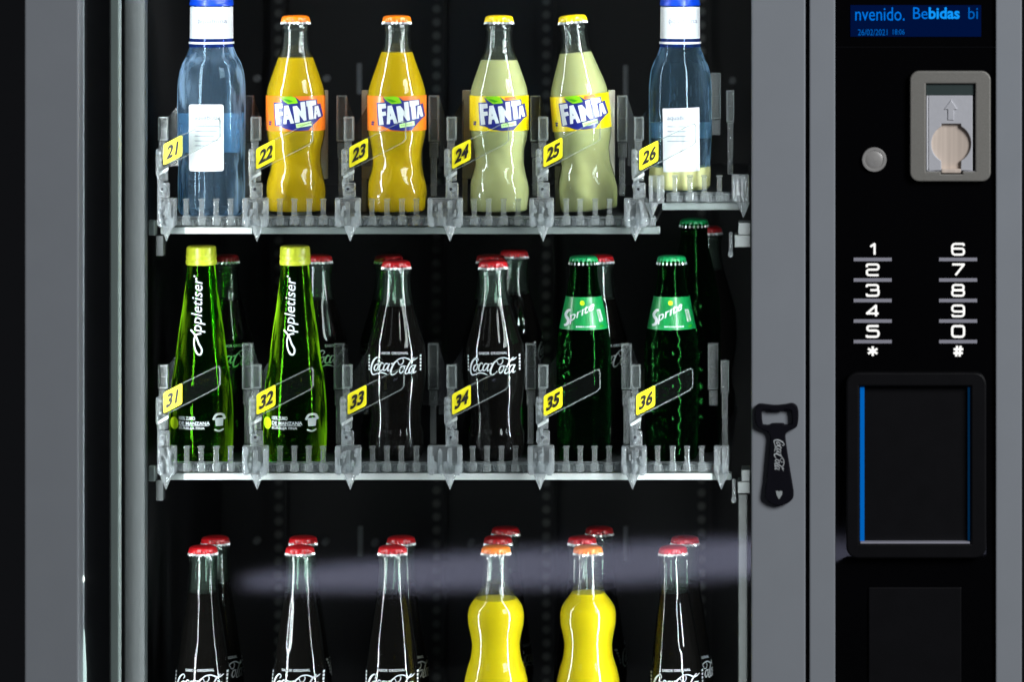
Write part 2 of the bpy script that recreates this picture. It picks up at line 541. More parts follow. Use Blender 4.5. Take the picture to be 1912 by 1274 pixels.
# --- flat drawings: lists of (verts 2D, faces, material index)
class Flat:
    def __init__(self):
        self.v, self.f, self.m = [], [], []

    def poly(self, pts, mi=0):
        i = len(self.v)
        self.v += [tuple(p) for p in pts]
        self.f.append(list(range(i, i + len(pts))))
        self.m.append(mi)

    def disc(self, c, r, mi=0, n=20, ry=None):
        ry = r if ry is None else ry
        self.poly([(c[0] + r * math.cos(2 * math.pi * k / n), c[1] + ry * math.sin(2 * math.pi * k / n)) for k in range(n)], mi)

    def stroke(self, pts, w, mi=0, smooth=True, n=8):
        """ribbon along pts; w a width or one width per point"""
        ws = w if isinstance(w, (list, tuple)) else [w] * len(pts)
        if smooth and len(pts) > 2:
            P, W = [], []
            for i in range(len(pts) - 1):
                p0, p1, p2, p3 = pts[max(i - 1, 0)], pts[i], pts[i + 1], pts[min(i + 2, len(pts) - 1)]
                for k in range(n):
                    t = k / n
                    P.append(tuple(0.5 * (2 * p1[d] + (p2[d] - p0[d]) * t + (2 * p0[d] - 5 * p1[d] + 4 * p2[d] - p3[d]) * t * t
                                          + (3 * p1[d] - p0[d] - 3 * p2[d] + p3[d]) * t ** 3) for d in (0, 1)))
                    W.append(ws[i] * (1 - t) + ws[i + 1] * t)
            P.append(tuple(pts[-1]))
            W.append(ws[-1])
        else:
            P, W = [tuple(p) for p in pts], ws
        L, R = [], []
        for i in range(len(P)):
            a, b = P[max(i - 1, 0)], P[min(i + 1, len(P) - 1)]
            dx, dy = b[0] - a[0], b[1] - a[1]
            q = math.hypot(dx, dy) or 1
            nx, ny = -dy / q * W[i] / 2, dx / q * W[i] / 2
            L.append((P[i][0] + nx, P[i][1] + ny))
            R.append((P[i][0] - nx, P[i][1] - ny))
        i0 = len(self.v)
        for a, b in zip(L, R):
            self.v += [a, b]
        for i in range(len(P) - 1):
            j = i0 + 2 * i
            self.f.append([j, j + 1, j + 3, j + 2])
            self.m.append(mi)

    def text(self, s, fit, mi=0, bold=0.0, shear=0.0, fn=None, spacing=1.0):
        """fit = (u0, u1, v0, v1) box; fn maps a point afterwards"""
        cu = bpy.data.curves.new('tmp', 'FONT')
        cu.body = s
        cu.size = 1
        cu.offset = bold
        cu.shear = shear
        cu.space_character = spacing
        cu.resolution_u = 3
        o = bpy.data.objects.new('tmp', cu)
        me = bpy.data.meshes.new_from_object(o)
        vs = [(v.co.x, v.co.y) for v in me.vertices]
        fs = [list(p.vertices) for p in me.polygons]
        bpy.data.objects.remove(o)
        bpy.data.curves.remove(cu)
        bpy.data.meshes.remove(me)
        if not vs:
            return
        x0, x1 = min(v[0] for v in vs), max(v[0] for v in vs)
        y0, y1 = min(v[1] for v in vs), max(v[1] for v in vs)
        i = len(self.v)
        for v in vs:
            p = (fit[0] + (v[0] - x0) / (x1 - x0) * (fit[1] - fit[0]), fit[2] + (v[1] - y0) / (y1 - y0) * (fit[3] - fit[2]))
            self.v.append(fn(p) if fn else p)
        self.f += [[a + i for a in f] for f in fs]
        self.m += [mi] * len(fs)

    def map(self, fn):
        self.v = [fn(p) for p in self.v]
        return self

    def bm(self, fn3, cut=0.0):
        """mesh by fn3(u, v) -> 3D; cut > 0 slices long faces so they can follow a curved wall"""
        t = bmesh.new()
        vs = [t.verts.new((p[0], p[1], 0)) for p in self.v]
        for f, m in zip(self.f, self.m):
            try:
                q = t.faces.new([vs[i] for i in f])
                q.material_index = m
            except ValueError:
                pass
        bmesh.ops.triangulate(t, faces=[f for f in t.faces if len(f.verts) > 4])
        if cut:
            for ax in (0, 1):
                lo, hi = min(p[ax] for p in self.v), max(p[ax] for p in self.v)
                k = math.floor(lo / cut) * cut + cut
                while k < hi:
                    co = (k, 0, 0) if ax == 0 else (0, k, 0)
                    no = (1, 0, 0) if ax == 0 else (0, 1, 0)
                    bmesh.ops.bisect_plane(t, geom=list(t.verts) + list(t.edges) + list(t.faces), plane_co=co, plane_no=no, dist=1e-5)
                    k += cut
        for v in t.verts:
            v.co = fn3(v.co.x, v.co.y)
        return t


def flat_obj(name, fl, mats, parent, fn3, cut=0.0, outward=None):
    me = bpy.data.meshes.new(name)
    t = fl.bm(fn3, cut)
    t.normal_update()
    for f in t.faces:
        want = outward(f.calc_center_median()) if outward else Vector((0, -1, 0))
        if f.normal.dot(want) < 0:
            f.normal_flip()
    t.to_mesh(me)
    t.free()
    for m in (mats if isinstance(mats, (list, tuple)) else [mats]):
        me.materials.append(M[m])
    o = bpy.data.objects.new(name, me)
    COL.objects.link(o)
    o.parent = parent
    return o


# --- bottle shapes
class Profile:
    """radius (px) as a smooth function of height (px)"""

    def __init__(self, pts):
        self.h = [p[0] for p in pts]
        self.r = [p[1] for p in pts]
        n = len(pts)
        d = [(self.r[i + 1] - self.r[i]) / (self.h[i + 1] - self.h[i]) for i in range(n - 1)]
        m = [d[0]] + [0 if d[i - 1] * d[i] <= 0 else 2 * d[i - 1] * d[i] / (d[i - 1] + d[i]) for i in range(1, n - 1)] + [d[-1]]
        self.s = m

    def __call__(self, h):
        H, R, S = self.h, self.r, self.s
        if h <= H[0]:
            return R[0]
        if h >= H[-1]:
            return R[-1]
        i = max(k for k in range(len(H) - 1) if H[k] <= h)
        w = H[i + 1] - H[i]
        t = (h - H[i]) / w
        return ((2 * t ** 3 - 3 * t * t + 1) * R[i] + (t ** 3 - 2 * t * t + t) * w * S[i]
                + (-2 * t ** 3 + 3 * t * t) * R[i + 1] + (t ** 3 - t * t) * w * S[i + 1])


def lathe(pr, h0, h1, inset=0.0, step=4.0, seg=56, mod=None, caps=(True, True), top_round=0.0):
    bm = bmesh.new()
    hs = {h0, h1}
    n = max(2, int((h1 - h0) / step))
    hs |= {h0 + (h1 - h0) * i / n for i in range(n + 1)}
    hs |= {h for h in pr.h if h0 < h < h1}
    hs = sorted(hs)
    hh = [hs[0]]
    for h in hs[1:]:
        if h - hh[-1] > 0.4:
            hh.append(h)
    rings = []
    for h in hh:
        r0 = max(pr(h) - inset, 0.5)
        ring = []
        for k in range(seg):
            a = 2 * math.pi * k / seg
            r = r0 * (mod(a, h) if mod else 1)
            ring.append(bm.verts.new((r * PX * math.sin(a), -r * PX * math.cos(a), h * PX)))
        rings.append(ring)
    for a, b in zip(rings, rings[1:]):
        for k in range(seg):
            j = (k + 1) % seg
            bm.faces.new((a[k], a[j], b[j], b[k]))
    if caps[0]:
        bm.faces.new(rings[0][::-1])
    if caps[1]:
        bm.faces.new(rings[-1])
    return bm


def on_bottle(pr, off):
    """(u, h) as seen from the front -> the point of the bottle's wall there, off px outside it"""
    def f(u, h):
        r = pr(h) + off
        s = max(-0.985, min(0.985, u / r))
        return Vector((r * s * PX, -r * math.sqrt(1 - s * s) * PX, h * PX))
    return f


def around(pr, off):
    """(arc px at the wall, h) -> the wall, wrapping all the way round"""
    def f(u, h):
        r = pr(h) + off
        a = u / 54.0
        return Vector((r * math.sin(a) * PX, -r * math.cos(a) * PX, h * PX))
    return f


def radial(p):
    return Vector((p.x, p.y, 0)).normalized() if abs(p.x) + abs(p.y) > 1e-9 else Vector((0, -1, 0))


def crown_cap(parent, h, mat, r=28.0):
    """crimped crown cap: lacquered top, toothed rim coloured silver-white for its glints; h = height (px) of its lower edge"""
    bm = bmesh.new()
    seg = 84
    prof = [(0, r * 1.02, 1.0), (2.6, r * 1.01, 1.0), (5.0, r * 0.985, 0.8), (8.5, r * 0.955, 0.45), (12.0, r * 0.93, 0.15), (14.6, r * 0.875, 0),
            (16.4, r * 0.74, 0), (17.5, r * 0.45, 0), (17.8, r * 0.2, 0)]
    rings = []
    for z, rr, am in prof:
        ring = []
        for k in range(seg):
            a = 2 * math.pi * k / seg
            t = 0.5 + 0.5 * math.cos(21 * a)
            q = rr * (1 - 0.13 * am * (1 - t))
            dz = -2.8 * (1 - t) * (1 if z == 0 else 0) * -1
            ring.append(bm.verts.new((q * PX * math.sin(a), -q * PX * math.cos(a), (h + z + dz) * PX)))
        rings.append(ring)
    for i, (a, b) in enumerate(zip(rings, rings[1:])):
        for k in range(seg):
            j = (k + 1) % seg
            f = bm.faces.new((a[k], a[j], b[j], b[k]))
            f.material_index = 1 if i < 2 else 0
    bm.faces.new(rings[-1])
    bm.faces.new(rings[0][::-1]).material_index = 1
    return obj('cap', bm, [mat, 'silver_cap'], parent, smooth=True)


# ------------------------------------------------------------------ writing shared by several objects
def script_logo(fl, mi=0, wide=1.0):
    """flowing two-word script, drawn in an enlarged frame (x right, y down, about 270..1640 by 340..860)"""
    s = lambda pts, w: fl.stroke(pts, [v * wide for v in w] if isinstance(w, list) else w * wide, mi)
    s([(505, 345), (440, 350), (345, 455), (280, 620), (275, 770), (330, 858), (430, 830), (560, 785), (680, 795), (800, 848)],
      [22, 40, 58, 60, 52, 46, 30, 40, 42, 10])
    s([(500, 345), (520, 400), (470, 470)], [25, 30, 12])
    s([(480, 530), (400, 590), (370, 690), (410, 735), (470, 670), (500, 580), (480, 530), (560, 560)], [30, 42, 44, 36, 34, 34, 30, 22])
    s([(665, 530), (610, 490), (545, 590), (530, 690), (580, 730), (660, 670)], [34, 36, 46, 46, 36, 22])
    s([(810, 525), (735, 515), (670, 620), (675, 715), (735, 690), (800, 590), (845, 510)], [32, 36, 46, 42, 32, 32, 24])
    s([(850, 505), (800, 640), (800, 725), (870, 680)], [38, 44, 38, 18])
    s([(890, 520), (950, 505)], [46, 46])
    s([(1090, 455), (1020, 455), (935, 590), (885, 740), (910, 835), (1000, 815), (1085, 735)], [22, 42, 58, 58, 52, 36, 18])
    s([(1000, 500), (1110, 385), (1270, 345), (1390, 385), (1470, 432), (1560, 420), (1645, 360)], [22, 34, 34, 38, 46, 36, 12])
    s([(1230, 372), (1255, 440), (1200, 535), (1120, 530), (1095, 450)], [22, 26, 26, 24, 20])
    s([(1260, 585), (1185, 610), (1140, 720), (1175, 795), (1245, 735), (1280, 640), (1260, 585), (1340, 600)], [30, 42, 44, 38, 34, 34, 28, 18])
    s([(1555, 350), (1450, 470), (1360, 640), (1300, 780), (1345, 820), (1400, 770)], [30, 46, 46, 44, 36, 20])
    s([(1570, 590), (1490, 590), (1420, 700), (1415, 800), (1480, 775), (1545, 670), (1590, 575)], [32, 36, 46, 44, 32, 32, 24])
    s([(1595, 575), (1540, 720), (1540, 808), (1610, 760)], [38, 44, 38, 16])
    return fl


# ------------------------------------------------------------------ bottles
P_SODA = Profile([(0, 40), (2, 46), (8, 52.5), (24, 55), (40, 55.5), (60, 54), (78, 49.5), (97, 46), (115, 46.8), (135, 51), (158, 54.5), (222, 54.5),
                  (232, 53.5), (250, 48.5), (270, 41.5), (293, 33.5), (310, 28), (330, 25.2), (343, 24.6), (346, 26.8), (352, 27), (356, 24.6), (362, 24), (370, 24)])
P_CONTOUR = Profile([(0, 38), (3, 44), (9, 48.5), (28, 52.5), (46, 52.5), (66, 48.2), (86, 47.5), (110, 51), (140, 54.5), (170, 55.5), (212, 53.5),
                     (236, 47), (262, 39), (290, 31), (312, 27.2), (332, 25.4), (343, 25), (347, 27.2), (352, 27), (356, 24.5), (370, 24)])
P_WAVE = Profile([(h if h < 20 else h + 48, r) for h, r in ((0, 44), (3, 52), (10, 58), (50, 62), (95, 62), (118, 60), (145, 54), (167, 47.5), (187, 45.5), (208, 48.5), (228, 52.6), (243, 53.4), (258, 50.5),
                  (272, 42), (284, 33), (302, 27.2), (330, 24.8), (343, 24.5), (347, 27), (352, 27), (356, 24.5), (370, 24))])
P_CONTOUR_TALL = Profile([(0, 40), (3, 46), (9, 50), (28, 53.5), (46, 53.5), (66, 49.5), (86, 48.5), (112, 52), (140, 54), (166, 52.5), (200, 47.5), (227, 44), (250, 41),
                          (280, 36.5), (310, 31.5), (340, 28), (380, 25.4), (391, 25), (395, 27.2), (400, 27), (404, 24.5), (418, 24)])
P_WATER = Profile([(0, 46), (3, 55), (12, 61.5), (60, 62.5), (104, 61.5), (140, 63), (235, 63), (262, 61), (285, 55), (300, 47), (314, 41.5), (322, 39.5), (331, 39), (400, 37)])
P_APPLE = Profile([(0, 46), (3, 53), (10, 57), (60, 59), (100, 58.5), (150, 54.5), (182, 49.5), (245, 41.5), (300, 33.5), (340, 28.5), (362, 26), (372, 25), (385, 25)])
P_SPRITE = Profile([(0, 40), (3, 45), (10, 48), (60, 50), (140, 50.5), (190, 51), (220, 49.5), (247, 45), (307, 32.5), (330, 27.5), (350, 25.3), (362, 25.3), (365, 27), (371, 27),
                    (374, 24.5), (380, 24)])
P_SPRITE_TALL = Profile([(h if h < 100 else h + 60, r) for h, r in zip(P_SPRITE.h, P_SPRITE.r)])


def flutes(h0, h1, amp, n=16):
    def f(a, h):
        if h <= h0 or h >= h1:
            return 1.0
        e = min(1, (h - h0) / 12, (h1 - h) / 12)
        return 1 - amp * e * (1 - abs(math.cos(n * a / 2)))
    return f


def swirl(h0, h1, amp):
    def f(a, h):
        if h <= h0 or h >= h1:
            return 1.0
        e = min(1, (h - h0) / 20, (h1 - h) / 20)
        return 1 + amp * e * math.sin(7 * a + h / 16.0) * math.sin(h / 21.0)
    return f


def soda_logo(label, pr, lemon):
    """white capitals on a navy blot with a leaf, drawn over the wrap label"""
    to = lambda p: (p[0] / 15.92 - 51.0, 235 - p[1] / 15.92)
    lay = [Flat(), Flat(), Flat()]
    a, b, c = lay
    a.poly([(250, 385), (500, 370), (425, 225), (560, 330), (720, 415), (950, 400), (905, 200), (1045, 325), (1510, 290), (1525, 440), (1600, 415),
            (1660, 800), (1570, 880), (1385, 1095), (1290, 1205), (980, 1215), (700, 1185), (470, 1090), (290, 1065)], 0)
    b.poly([(285, 425), (525, 405), (540, 540), (405, 560), (415, 655), (530, 640), (545, 755), (430, 780), (468, 1030), (330, 1050)], 1)
    b.poly([(585, 475), (710, 460), (885, 985), (780, 1000), (735, 870), (665, 880), (655, 1010), (560, 1015)], 1)
    b.poly([(840, 492), (960, 475), (1085, 640), (1060, 370), (1190, 350), (1235, 900), (1165, 920), (1040, 750), (1045, 958), (905, 975)], 1)
    b.poly([(1222, 335), (1482, 318), (1495, 455), (1390, 478), (1425, 868), (1305, 885), (1262, 495), (1238, 500)], 1)
    b.poly([(1455, 500), (1545, 480), (1618, 800), (1545, 820), (1520, 735), (1497, 740), (1492, 860), (1440, 868)], 1)
    b.poly([(455, 205), (620, 195), (800, 188), (920, 230), (1000, 390), (900, 410), (700, 420), (560, 330)], 2)
    b.poly([(930, 1010), (1360, 930), (1375, 1060), (950, 1130)], 4)
    b.poly([(90, 945), (180, 945), (180, 985), (90, 985)], 0)
    b.poly([(90, 1000), (160, 1000), (160, 1060), (90, 1060)], 0)
    b.poly([(1035, 235), (1330, 190), (1390, 280), (1060, 318)], 5)
    c.poly([(560, 265), (700, 285), (860, 345), (740, 372), (620, 325)], 3)
    c.poly([(668, 700), (690, 770), (655, 772)], 0)
    c.poly([(1500, 620), (1512, 670), (1492, 672)], 0)
    for t in range(6):
        x = 985 + 55 * t
        c.poly([(x, 1045 - 9 * t), (x + 36, 1038 - 9 * t), (x + 40, 1068 - 9 * t), (x + 4, 1076 - 9 * t)], 2)
    mats = ['navy', 'white', 'leaf', 'leaf_dark', 'pale_lime', 'orange_print']
    names = ('emblem', 'lettering', 'leaf_mark')
    for fl, off, nm in zip(lay, (1.2, 1.7, 2.2), names):
        flat_obj(nm, fl.map(to), mats, label, on_bottle(pr, off), cut=3.0, outward=radial)


def make_soda(drink, cap, lab, level, name='soda_bottle'):
    t = thing(name, '', 'bottle')
    pr = P_SODA
    mod = swirl(20, 150, 0.024)
    obj('glass_body', lathe(pr, 0, 368, mod=mod), 'bottle', t, smooth=True)
    obj('liquid', lathe(pr, 8, level, inset=1.1, mod=mod), drink, t, smooth=True)
    obj('inner_wall', lathe(pr, level + 0.6, 356, inset=5.0, caps=(False, False)), 'inner_glass', t, smooth=True)
    crown_cap(t, 355, 'cap_' + cap)
    band = lathe(Profile([(158, 54.5), (222, 54.5)]), 158, 223, inset=-0.7, caps=(False, False))
    lb = obj('label', band, lab, t, smooth=True)
    soda_logo(lb, pr, lab == 'lab_yellow')
    return t


def cola_print(label_parent, pr, dh=0.0):
    a = Flat()
    script_logo(a, 0, wide=0.86)
    a.map(lambda p: (p[0] / 15.925 - 60.0, 217 + dh - p[1] / 15.925))
    a.text('SABOR ORIGINAL', (-26, 27, 201.5 + dh, 206.5 + dh), 0, bold=0.01, spacing=1.1)
    # small upright print round the side of the bottle
    for side, u0 in ((-1, -48.5), (1, 47)):
        for i in range(5):
            h = 170 + dh + i * 6.2
            a.poly([(u0, h), (u0 + 2.2, h), (u0 + 2.2, h + 4), (u0, h + 4)], 0)
    return flat_obj('lettering', a, ['white'], label_parent, on_bottle(pr, 0.9), cut=3.0, outward=radial)


def make_cola(tall=False):
    t = thing('cola_bottle', '', 'bottle')
    pr = P_CONTOUR_TALL if tall else P_CONTOUR
    s = 48 if tall else 0
    f1, f2 = (flutes(226, 330, 0.03, 10) if tall else flutes(214, 292, 0.03, 10)), flutes(14, 138, 0.03, 10)
    mod = lambda a, h: f1(a, h) * f2(a, h)
    obj('glass_body', lathe(pr, 0, 368 + s, mod=mod, seg=96), 'bottle_cola', t, smooth=True)
    obj('liquid', lathe(pr, 6, 334 if tall else 288, inset=1.1, mod=mod, seg=96), 'cola_drink', t, smooth=True)
    obj('inner_wall', lathe(pr, (334 if tall else 288) + 0.6, 356 + s, inset=5.0, caps=(False, False)), 'inner_glass', t, smooth=True)
    crown_cap(t, 355 + s, 'cap_red')
    cola_print(t, pr, -8 if tall else 0)
    return t


def make_wave(level):
    t = thing('soda_bottle', '', 'bottle')
    pr = P_WAVE
    obj('glass_body', lathe(pr, 0, 416), 'bottle', t, smooth=True)
    obj('liquid', lathe(pr, 8, level, inset=1.1), 'bright_drink', t, smooth=True)
    obj('inner_wall', lathe(pr, level + 0.6, 404, inset=5.0, caps=(False, False)), 'inner_glass', t, smooth=True)
    crown_cap(t, 403, 'cap_orange', r=28.5)
    return t


def make_apple():
    t = thing('juice_bottle', '', 'bottle')
    pr = P_APPLE
    obj('glass_body', lathe(pr, 0, 385), 'green_glass', t, smooth=True)
    capp = Profile([(368, 28), (371, 29), (376, 29), (378, 27.6), (381, 28.6), (385, 28.6), (388, 28), (399, 27.6), (402, 26.2), (404, 22)])
    obj('cap', lathe(capp, 368, 404, step=1.2, seg=90, mod=lambda a, h: 1 - (0.02 if 387 < h < 400 else 0) * (0.5 + 0.5 * math.cos(45 * a))), 'cap_lime', t, smooth=True)
    a = Flat()
    to = lambda p: (p[0] / 7.96 - 31.0, 357 - p[1] / 7.96)
    # turned to read upwards: along = up the bottle, across = to the left
    a.text('ppletiser', (0, 810, 0, 212), 0, bold=0.006, shear=0.22, fn=lambda p: to((352 - p[1], 895 - p[0])))
    b = Flat()
    b.stroke([(138, 852), (215, 940), (262, 1050), (308, 1140), (292, 1208), (245, 1200), (202, 1110), (192, 1005), (222, 925), (296, 905)],
             [30, 26, 26, 24, 26, 26, 24, 24, 26, 22])
    b.disc((176, 68), 14)
    b.map(to)
    i = len(a.v)
    a.v += b.v
    a.f += [[k + i for k in f] for f in b.f]
    a.m += b.m
    a.text('100% ZUMO', (-34, -3, 84, 91), 0, bold=0.02)
    a.text('DE MANZANA', (-34, 24, 74.8, 81.5), 0, bold=0.02)
    a.poly([(-33, 73), (22, 73), (22, 73.8), (-33, 73.8)], 0)
    a.text('BURBUJA FINA', (-34, 15, 65.5, 71.5), 0, bold=0.02)
    flat_obj('lettering', a, ['white'], t, on_bottle(pr, 0.9), cut=3.0, outward=radial)
    d = Flat()
    d.disc((-44.5, 77), 9, 0, ry=11.5)
    e = Flat()
    e.stroke([(30, 84), (34, 92), (40, 94), (46, 92), (49, 84)], 4, 0)
    e.poly([(34, 72), (46, 72), (47, 87), (33, 87)], 0)
    e.stroke([(32, 66), (40, 62.5), (47, 66)], 3, 0)
    flat_obj('lime_dot', d, ['lime'], t, on_bottle(pr, 0.9), cut=3.0, outward=radial)
    flat_obj('emblem', e, ['silver_print'], t, on_bottle(pr, 0.9), cut=3.0, outward=radial)
    return t


def make_sprite(tall=False):
    t = thing('lime_soda_bottle', '', 'bottle')
    pr = P_SPRITE_TALL if tall else P_SPRITE
    s = 60 if tall else 0
    top = 378 + s
    dim = lambda a, h: 1 - (0.035 * max(0, math.sin(9 * a + (0 if int(h / 15) % 2 else math.pi / 2))) if 20 < h < 230 + s else 0)
    obj('glass_body', lathe(pr, 0, top, mod=dim, seg=84), 'dark_green_glass', t, smooth=True)
    crown_cap(t, 364 + s, 'cap_green', r=28.5)
    if tall:
        return t
    lb = obj('label', lathe(Profile([(247 + s, 45), (307 + s, 32.5)]), 246 + s, 306 + s, inset=-0.9, caps=(False, False)), 'lab_green_shaded' if tall else 'lab_green', t, smooth=True)
    to = lambda p: (p[0] / 16.99 - 55.0, 860 - 545 + s - p[1] / 16.99)
    a = Flat()
    sh = lambda p: to((p[0], p[1]))
    # baseline climbs to the right; each capital keeps its forward lean
    a.text('pr\u0131te', (520, 1295, 0, 330), 1, bold=0.012, shear=0.12, fn=lambda p: to((p[0], 1015 - p[1] - (p[0] - 520) * 0.50)))
    a.stroke([to(p) for p in ((545, 560), (470, 580), (390, 690), (405, 770), (465, 840), (475, 930), (420, 1010), (330, 1040))], [v / 17 for v in (70, 78, 92, 100, 100, 92, 80, 60)], 1)
    b = Flat()
    b.disc(to((920, 335)), 4.6, 2)
    b.poly([to(p) for p in ((1365, 540), (1475, 545), (1570, 910), (1455, 935))], 3)
    for i in range(9):
        x = 730 + 70 * i
        b.poly([to(p) for p in ((x, 1050), (x + 48, 1050), (x + 48, 1092), (x, 1092))], 1)
    b.poly([to(p) for p in ((1470, 1050), (1580, 1040), (1590, 1090), (1475, 1100))], 4)
    c = Flat()
    for i in range(5):
        x, y = 1395 + 19 * i, 600 + 66 * i
        c.poly([to(p) for p in ((x, y), (x + 60, y - 6), (x + 66, y + 26), (x + 8, y + 34))], 4)
    lmats = ['lab_green', 'white', 'lime', 'silver_print', 'leaf_dark']
    lp = Profile([(247 + s, 45), (307 + s, 32.5)])
    flat_obj('lettering', a, lmats, lb, on_bottle(lp, 1.5), cut=3.0, outward=radial)
    flat_obj('emblem', b, lmats, lb, on_bottle(lp, 1.5), cut=3.0, outward=radial)
    flat_obj('small_print', c, lmats, lb, on_bottle(lp, 2.0), cut=3.0, outward=radial)
    return t


def water_text(fl, u0, u1, h, mi):
    w = u1 - u0
    fl.text('aquaBona', (u0 + w * 0.16, u0 + w * 0.92, h - 6, h + 6), mi)


def make_water(raised=False):
    t = thing('water_bottle', '', 'bottle')
    pr = P_WATER if not raised else Profile([(h if h < 20 else h * 0.55 if h < 100 else h - 47, r * 0.925) for h, r in zip(P_WATER.h, P_WATER.r)])
    d = -47 if raised else 0
    mod = flutes(10, 60 if raised else 108, 0.05, n=14)
    obj('glass_body', lathe(pr, 0, 400 + d, mod=mod, seg=84), 'water_pale' if raised else 'water', t, smooth=True)
    f = 0.925 if raised else 1.0
    obj('neck_ring', lathe(Profile([(316 + d, 41 * f), (332 + d, 39.8 * f)]), 316 + d, 332 + d, inset=-0.8, caps=(False, False)), 'collar_blue', t, smooth=True)
    obj('ring_band', lathe(Profile([(322 + d, 40.6 * f), (326 + d, 40.6 * f)]), 322 + d, 326 + d, inset=-1.6, caps=(False, False)), 'whitesheet', t, smooth=True)
    col = obj('collar_label', lathe(Profile([(332 + d, 39.4 * f), (391 + d, 38.8 * f)]), 332 + d, 391 + d, inset=-0.9, caps=(False, False)), 'whitesheet', t, smooth=True)
    a = Flat()
    water_text(a, -30, 38, 364 + d, 0)
    a.stroke([(-16, 372 + d), (-20, 364 + d), (-16, 356 + d)], 1.0, 0)
    flat_obj('lettering', a, ['faint'], col, on_bottle(Profile([(332 + d, 39.4 * f), (391 + d, 38.8 * f)]), 1.5), cut=4.0, outward=radial)
    cp = Profile([(393 + d, 40.5 * f), (397 + d, 41 * f), (401 + d, 40 * f), (436 + d, 39 * f), (440 + d, 34 * f)])
    obj('cap', lathe(cp, 393 + d, 440 + d, step=3, seg=96, mod=lambda a, h: 1 - (0.03 if 402 + d < h < 434 + d else 0) * (0.5 + 0.5 * math.cos(48 * a))), 'cap_blue', t, smooth=True)
    b = Flat()
    if raised:
        b.poly([(-30, 38), (38, 40), (37, 158), (-31, 156)], 0)
    else:
        b.poly(round_rect(-34, 87, 31, 211, 5), 0)
    lb = flat_obj('label', b, ['whitesheet'], t, on_bottle(pr, 0.9), cut=4.0, outward=radial)
    c = Flat()
    base = 138 if raised else 186
    water_text(c, -32, 30, base, 0)
    for i in range(5 if not raised else 4):
        c.poly([(-22, base - 16 - 9 * i), (24 - 5 * (i % 3), base - 16 - 9 * i), (24 - 5 * (i % 3), base - 14.6 - 9 * i), (-22, base - 14.6 - 9 * i)], 0)
    flat_obj('lettering', c, ['faint'], lb, on_bottle(pr, 1.5), cut=4.0, outward=radial)
    # the white label on the far side, seen through the water
    e = Flat()
    hb0, hb1 = (118, 190) if not raised else (96, 126)
    e.poly([(54 * math.pi - 62, hb0), (54 * math.pi + 62, hb0), (54 * math.pi + 62, hb1), (54 * math.pi - 62, hb1)], 0)
    flat_obj('back_label', e, ['whitesheet'], t, around(pr, 0.8), cut=4.0, outward=radial)
    if raised:
        obj('liquid', lathe(pr, 4, 46, inset=-0.6, mod=mod, seg=84), 'lemon_drink', t, smooth=True)
    return t


BASE = {1: 400, 2: 858, 3: 1440}       # photo row of the bottle foot, per shelf


def place(o, px, row, y=0.0, label='', group='', rot=0.0, lean=0.0, base=None):
    k = K(y)
    w0 = Q(px, BASE[row] if base is None else base, 0)   # shelf height is the same at every depth
    x = Q(px, 0, y).x
    o.location = (x, y, w0.z)
    o.rotation_euler = (0, lean, rot)
    o['label'] = label
    if group:
        o['group'] = group
    return o


first = {}


def bottle(kind, *a, **kw):
    """the first of a kind is built, the others are copies of it and of its parts"""
    mk = {'orange': lambda: make_soda('orange_drink', 'orange', 'lab_orange', 293), 'orange_full': lambda: make_soda('orange_drink', 'orange', 'lab_orange', 303),
          'lemon': lambda: make_soda('lemon_drink', 'yellow', 'lab_yellow', 288), 'lemon_full': lambda: make_soda('lemon_drink', 'yellow', 'lab_yellow', 301),
          'cola': make_cola, 'cola_tall': lambda: make_cola(True), 'wave': lambda: make_wave(322), 'wave_full': lambda: make_wave(333), 'apple': make_apple, 'sprite': make_sprite, 'tall': lambda: make_sprite(True),
          'water': make_water, 'water26': lambda: make_water(True)}
    if kind not in first:
        first[kind] = mk[kind]()
        return place(first[kind], *a, **kw)
    return place(copy_tree(first[kind]), *a, **kw)


G_OR, G_CO, G_LI, G_AP, G_WA = 'orange and lemon soda bottles', 'dark cola bottles', 'green lime soda bottles', 'green apple juice bottles', 'water bottles on the top shelf'
# top shelf
bottle('water', 395, 1, label='blue tinted water bottle with white label behind yellow tag 21', group=G_WA, base=403)
bottle('orange', 552, 1, label='orange soda bottle with orange cap and orange label, behind yellow tag 22', group=G_OR)
bottle('orange_full', 741, 1, label='orange soda bottle with orange cap and orange label, behind yellow tag 23', group=G_OR, rot=0.05)
bottle('lemon', 932, 1, label='pale cloudy lemon soda bottle standing upright behind yellow tag 24', group=G_OR)
bottle('lemon_full', 1101, 1, label='pale cloudy lemon soda bottle leaning to the left behind yellow tag 25', group=G_OR, lean=-0.088, rot=-0.05, base=398)
bottle('water26', 1270, 1, label='clear blue water bottle with yellowish foot behind yellow tag 26', group=G_WA, base=356)
# middle shelf
bottle('apple', 376, 2, label='green apple juice bottle with lime screw cap behind yellow tag 31', group=G_AP, base=862)
bottle('apple', 551, 2, label='green apple juice bottle with lime screw cap behind yellow tag 32', group=G_AP, base=862, rot=-0.06)
bottle('cola', 740, 2, label='front cola bottle with white script print behind yellow tag 33', group=G_CO)
bottle('cola', 928, 2, label='front cola bottle with white script print behind yellow tag 34', group=G_CO, lean=-0.02)
bottle('sprite', 1090, 2, label='dark green lime soda bottle with green neck label behind yellow tag 35', group=G_LI)
bottle('sprite', 1254, 2, label='dark green lime soda bottle with green neck label behind yellow tag 36', group=G_LI)
Y2 = 0.062
bottle('cola', 420, 2, y=Y2, label='cola bottle half hidden to the right of the juice bottle behind tag 31', group=G_CO, rot=0.5)
bottle('cola', 594, 2, y=Y2, label='cola bottle half hidden to the right of the juice bottle behind tag 32', group=G_CO, rot=0.85)
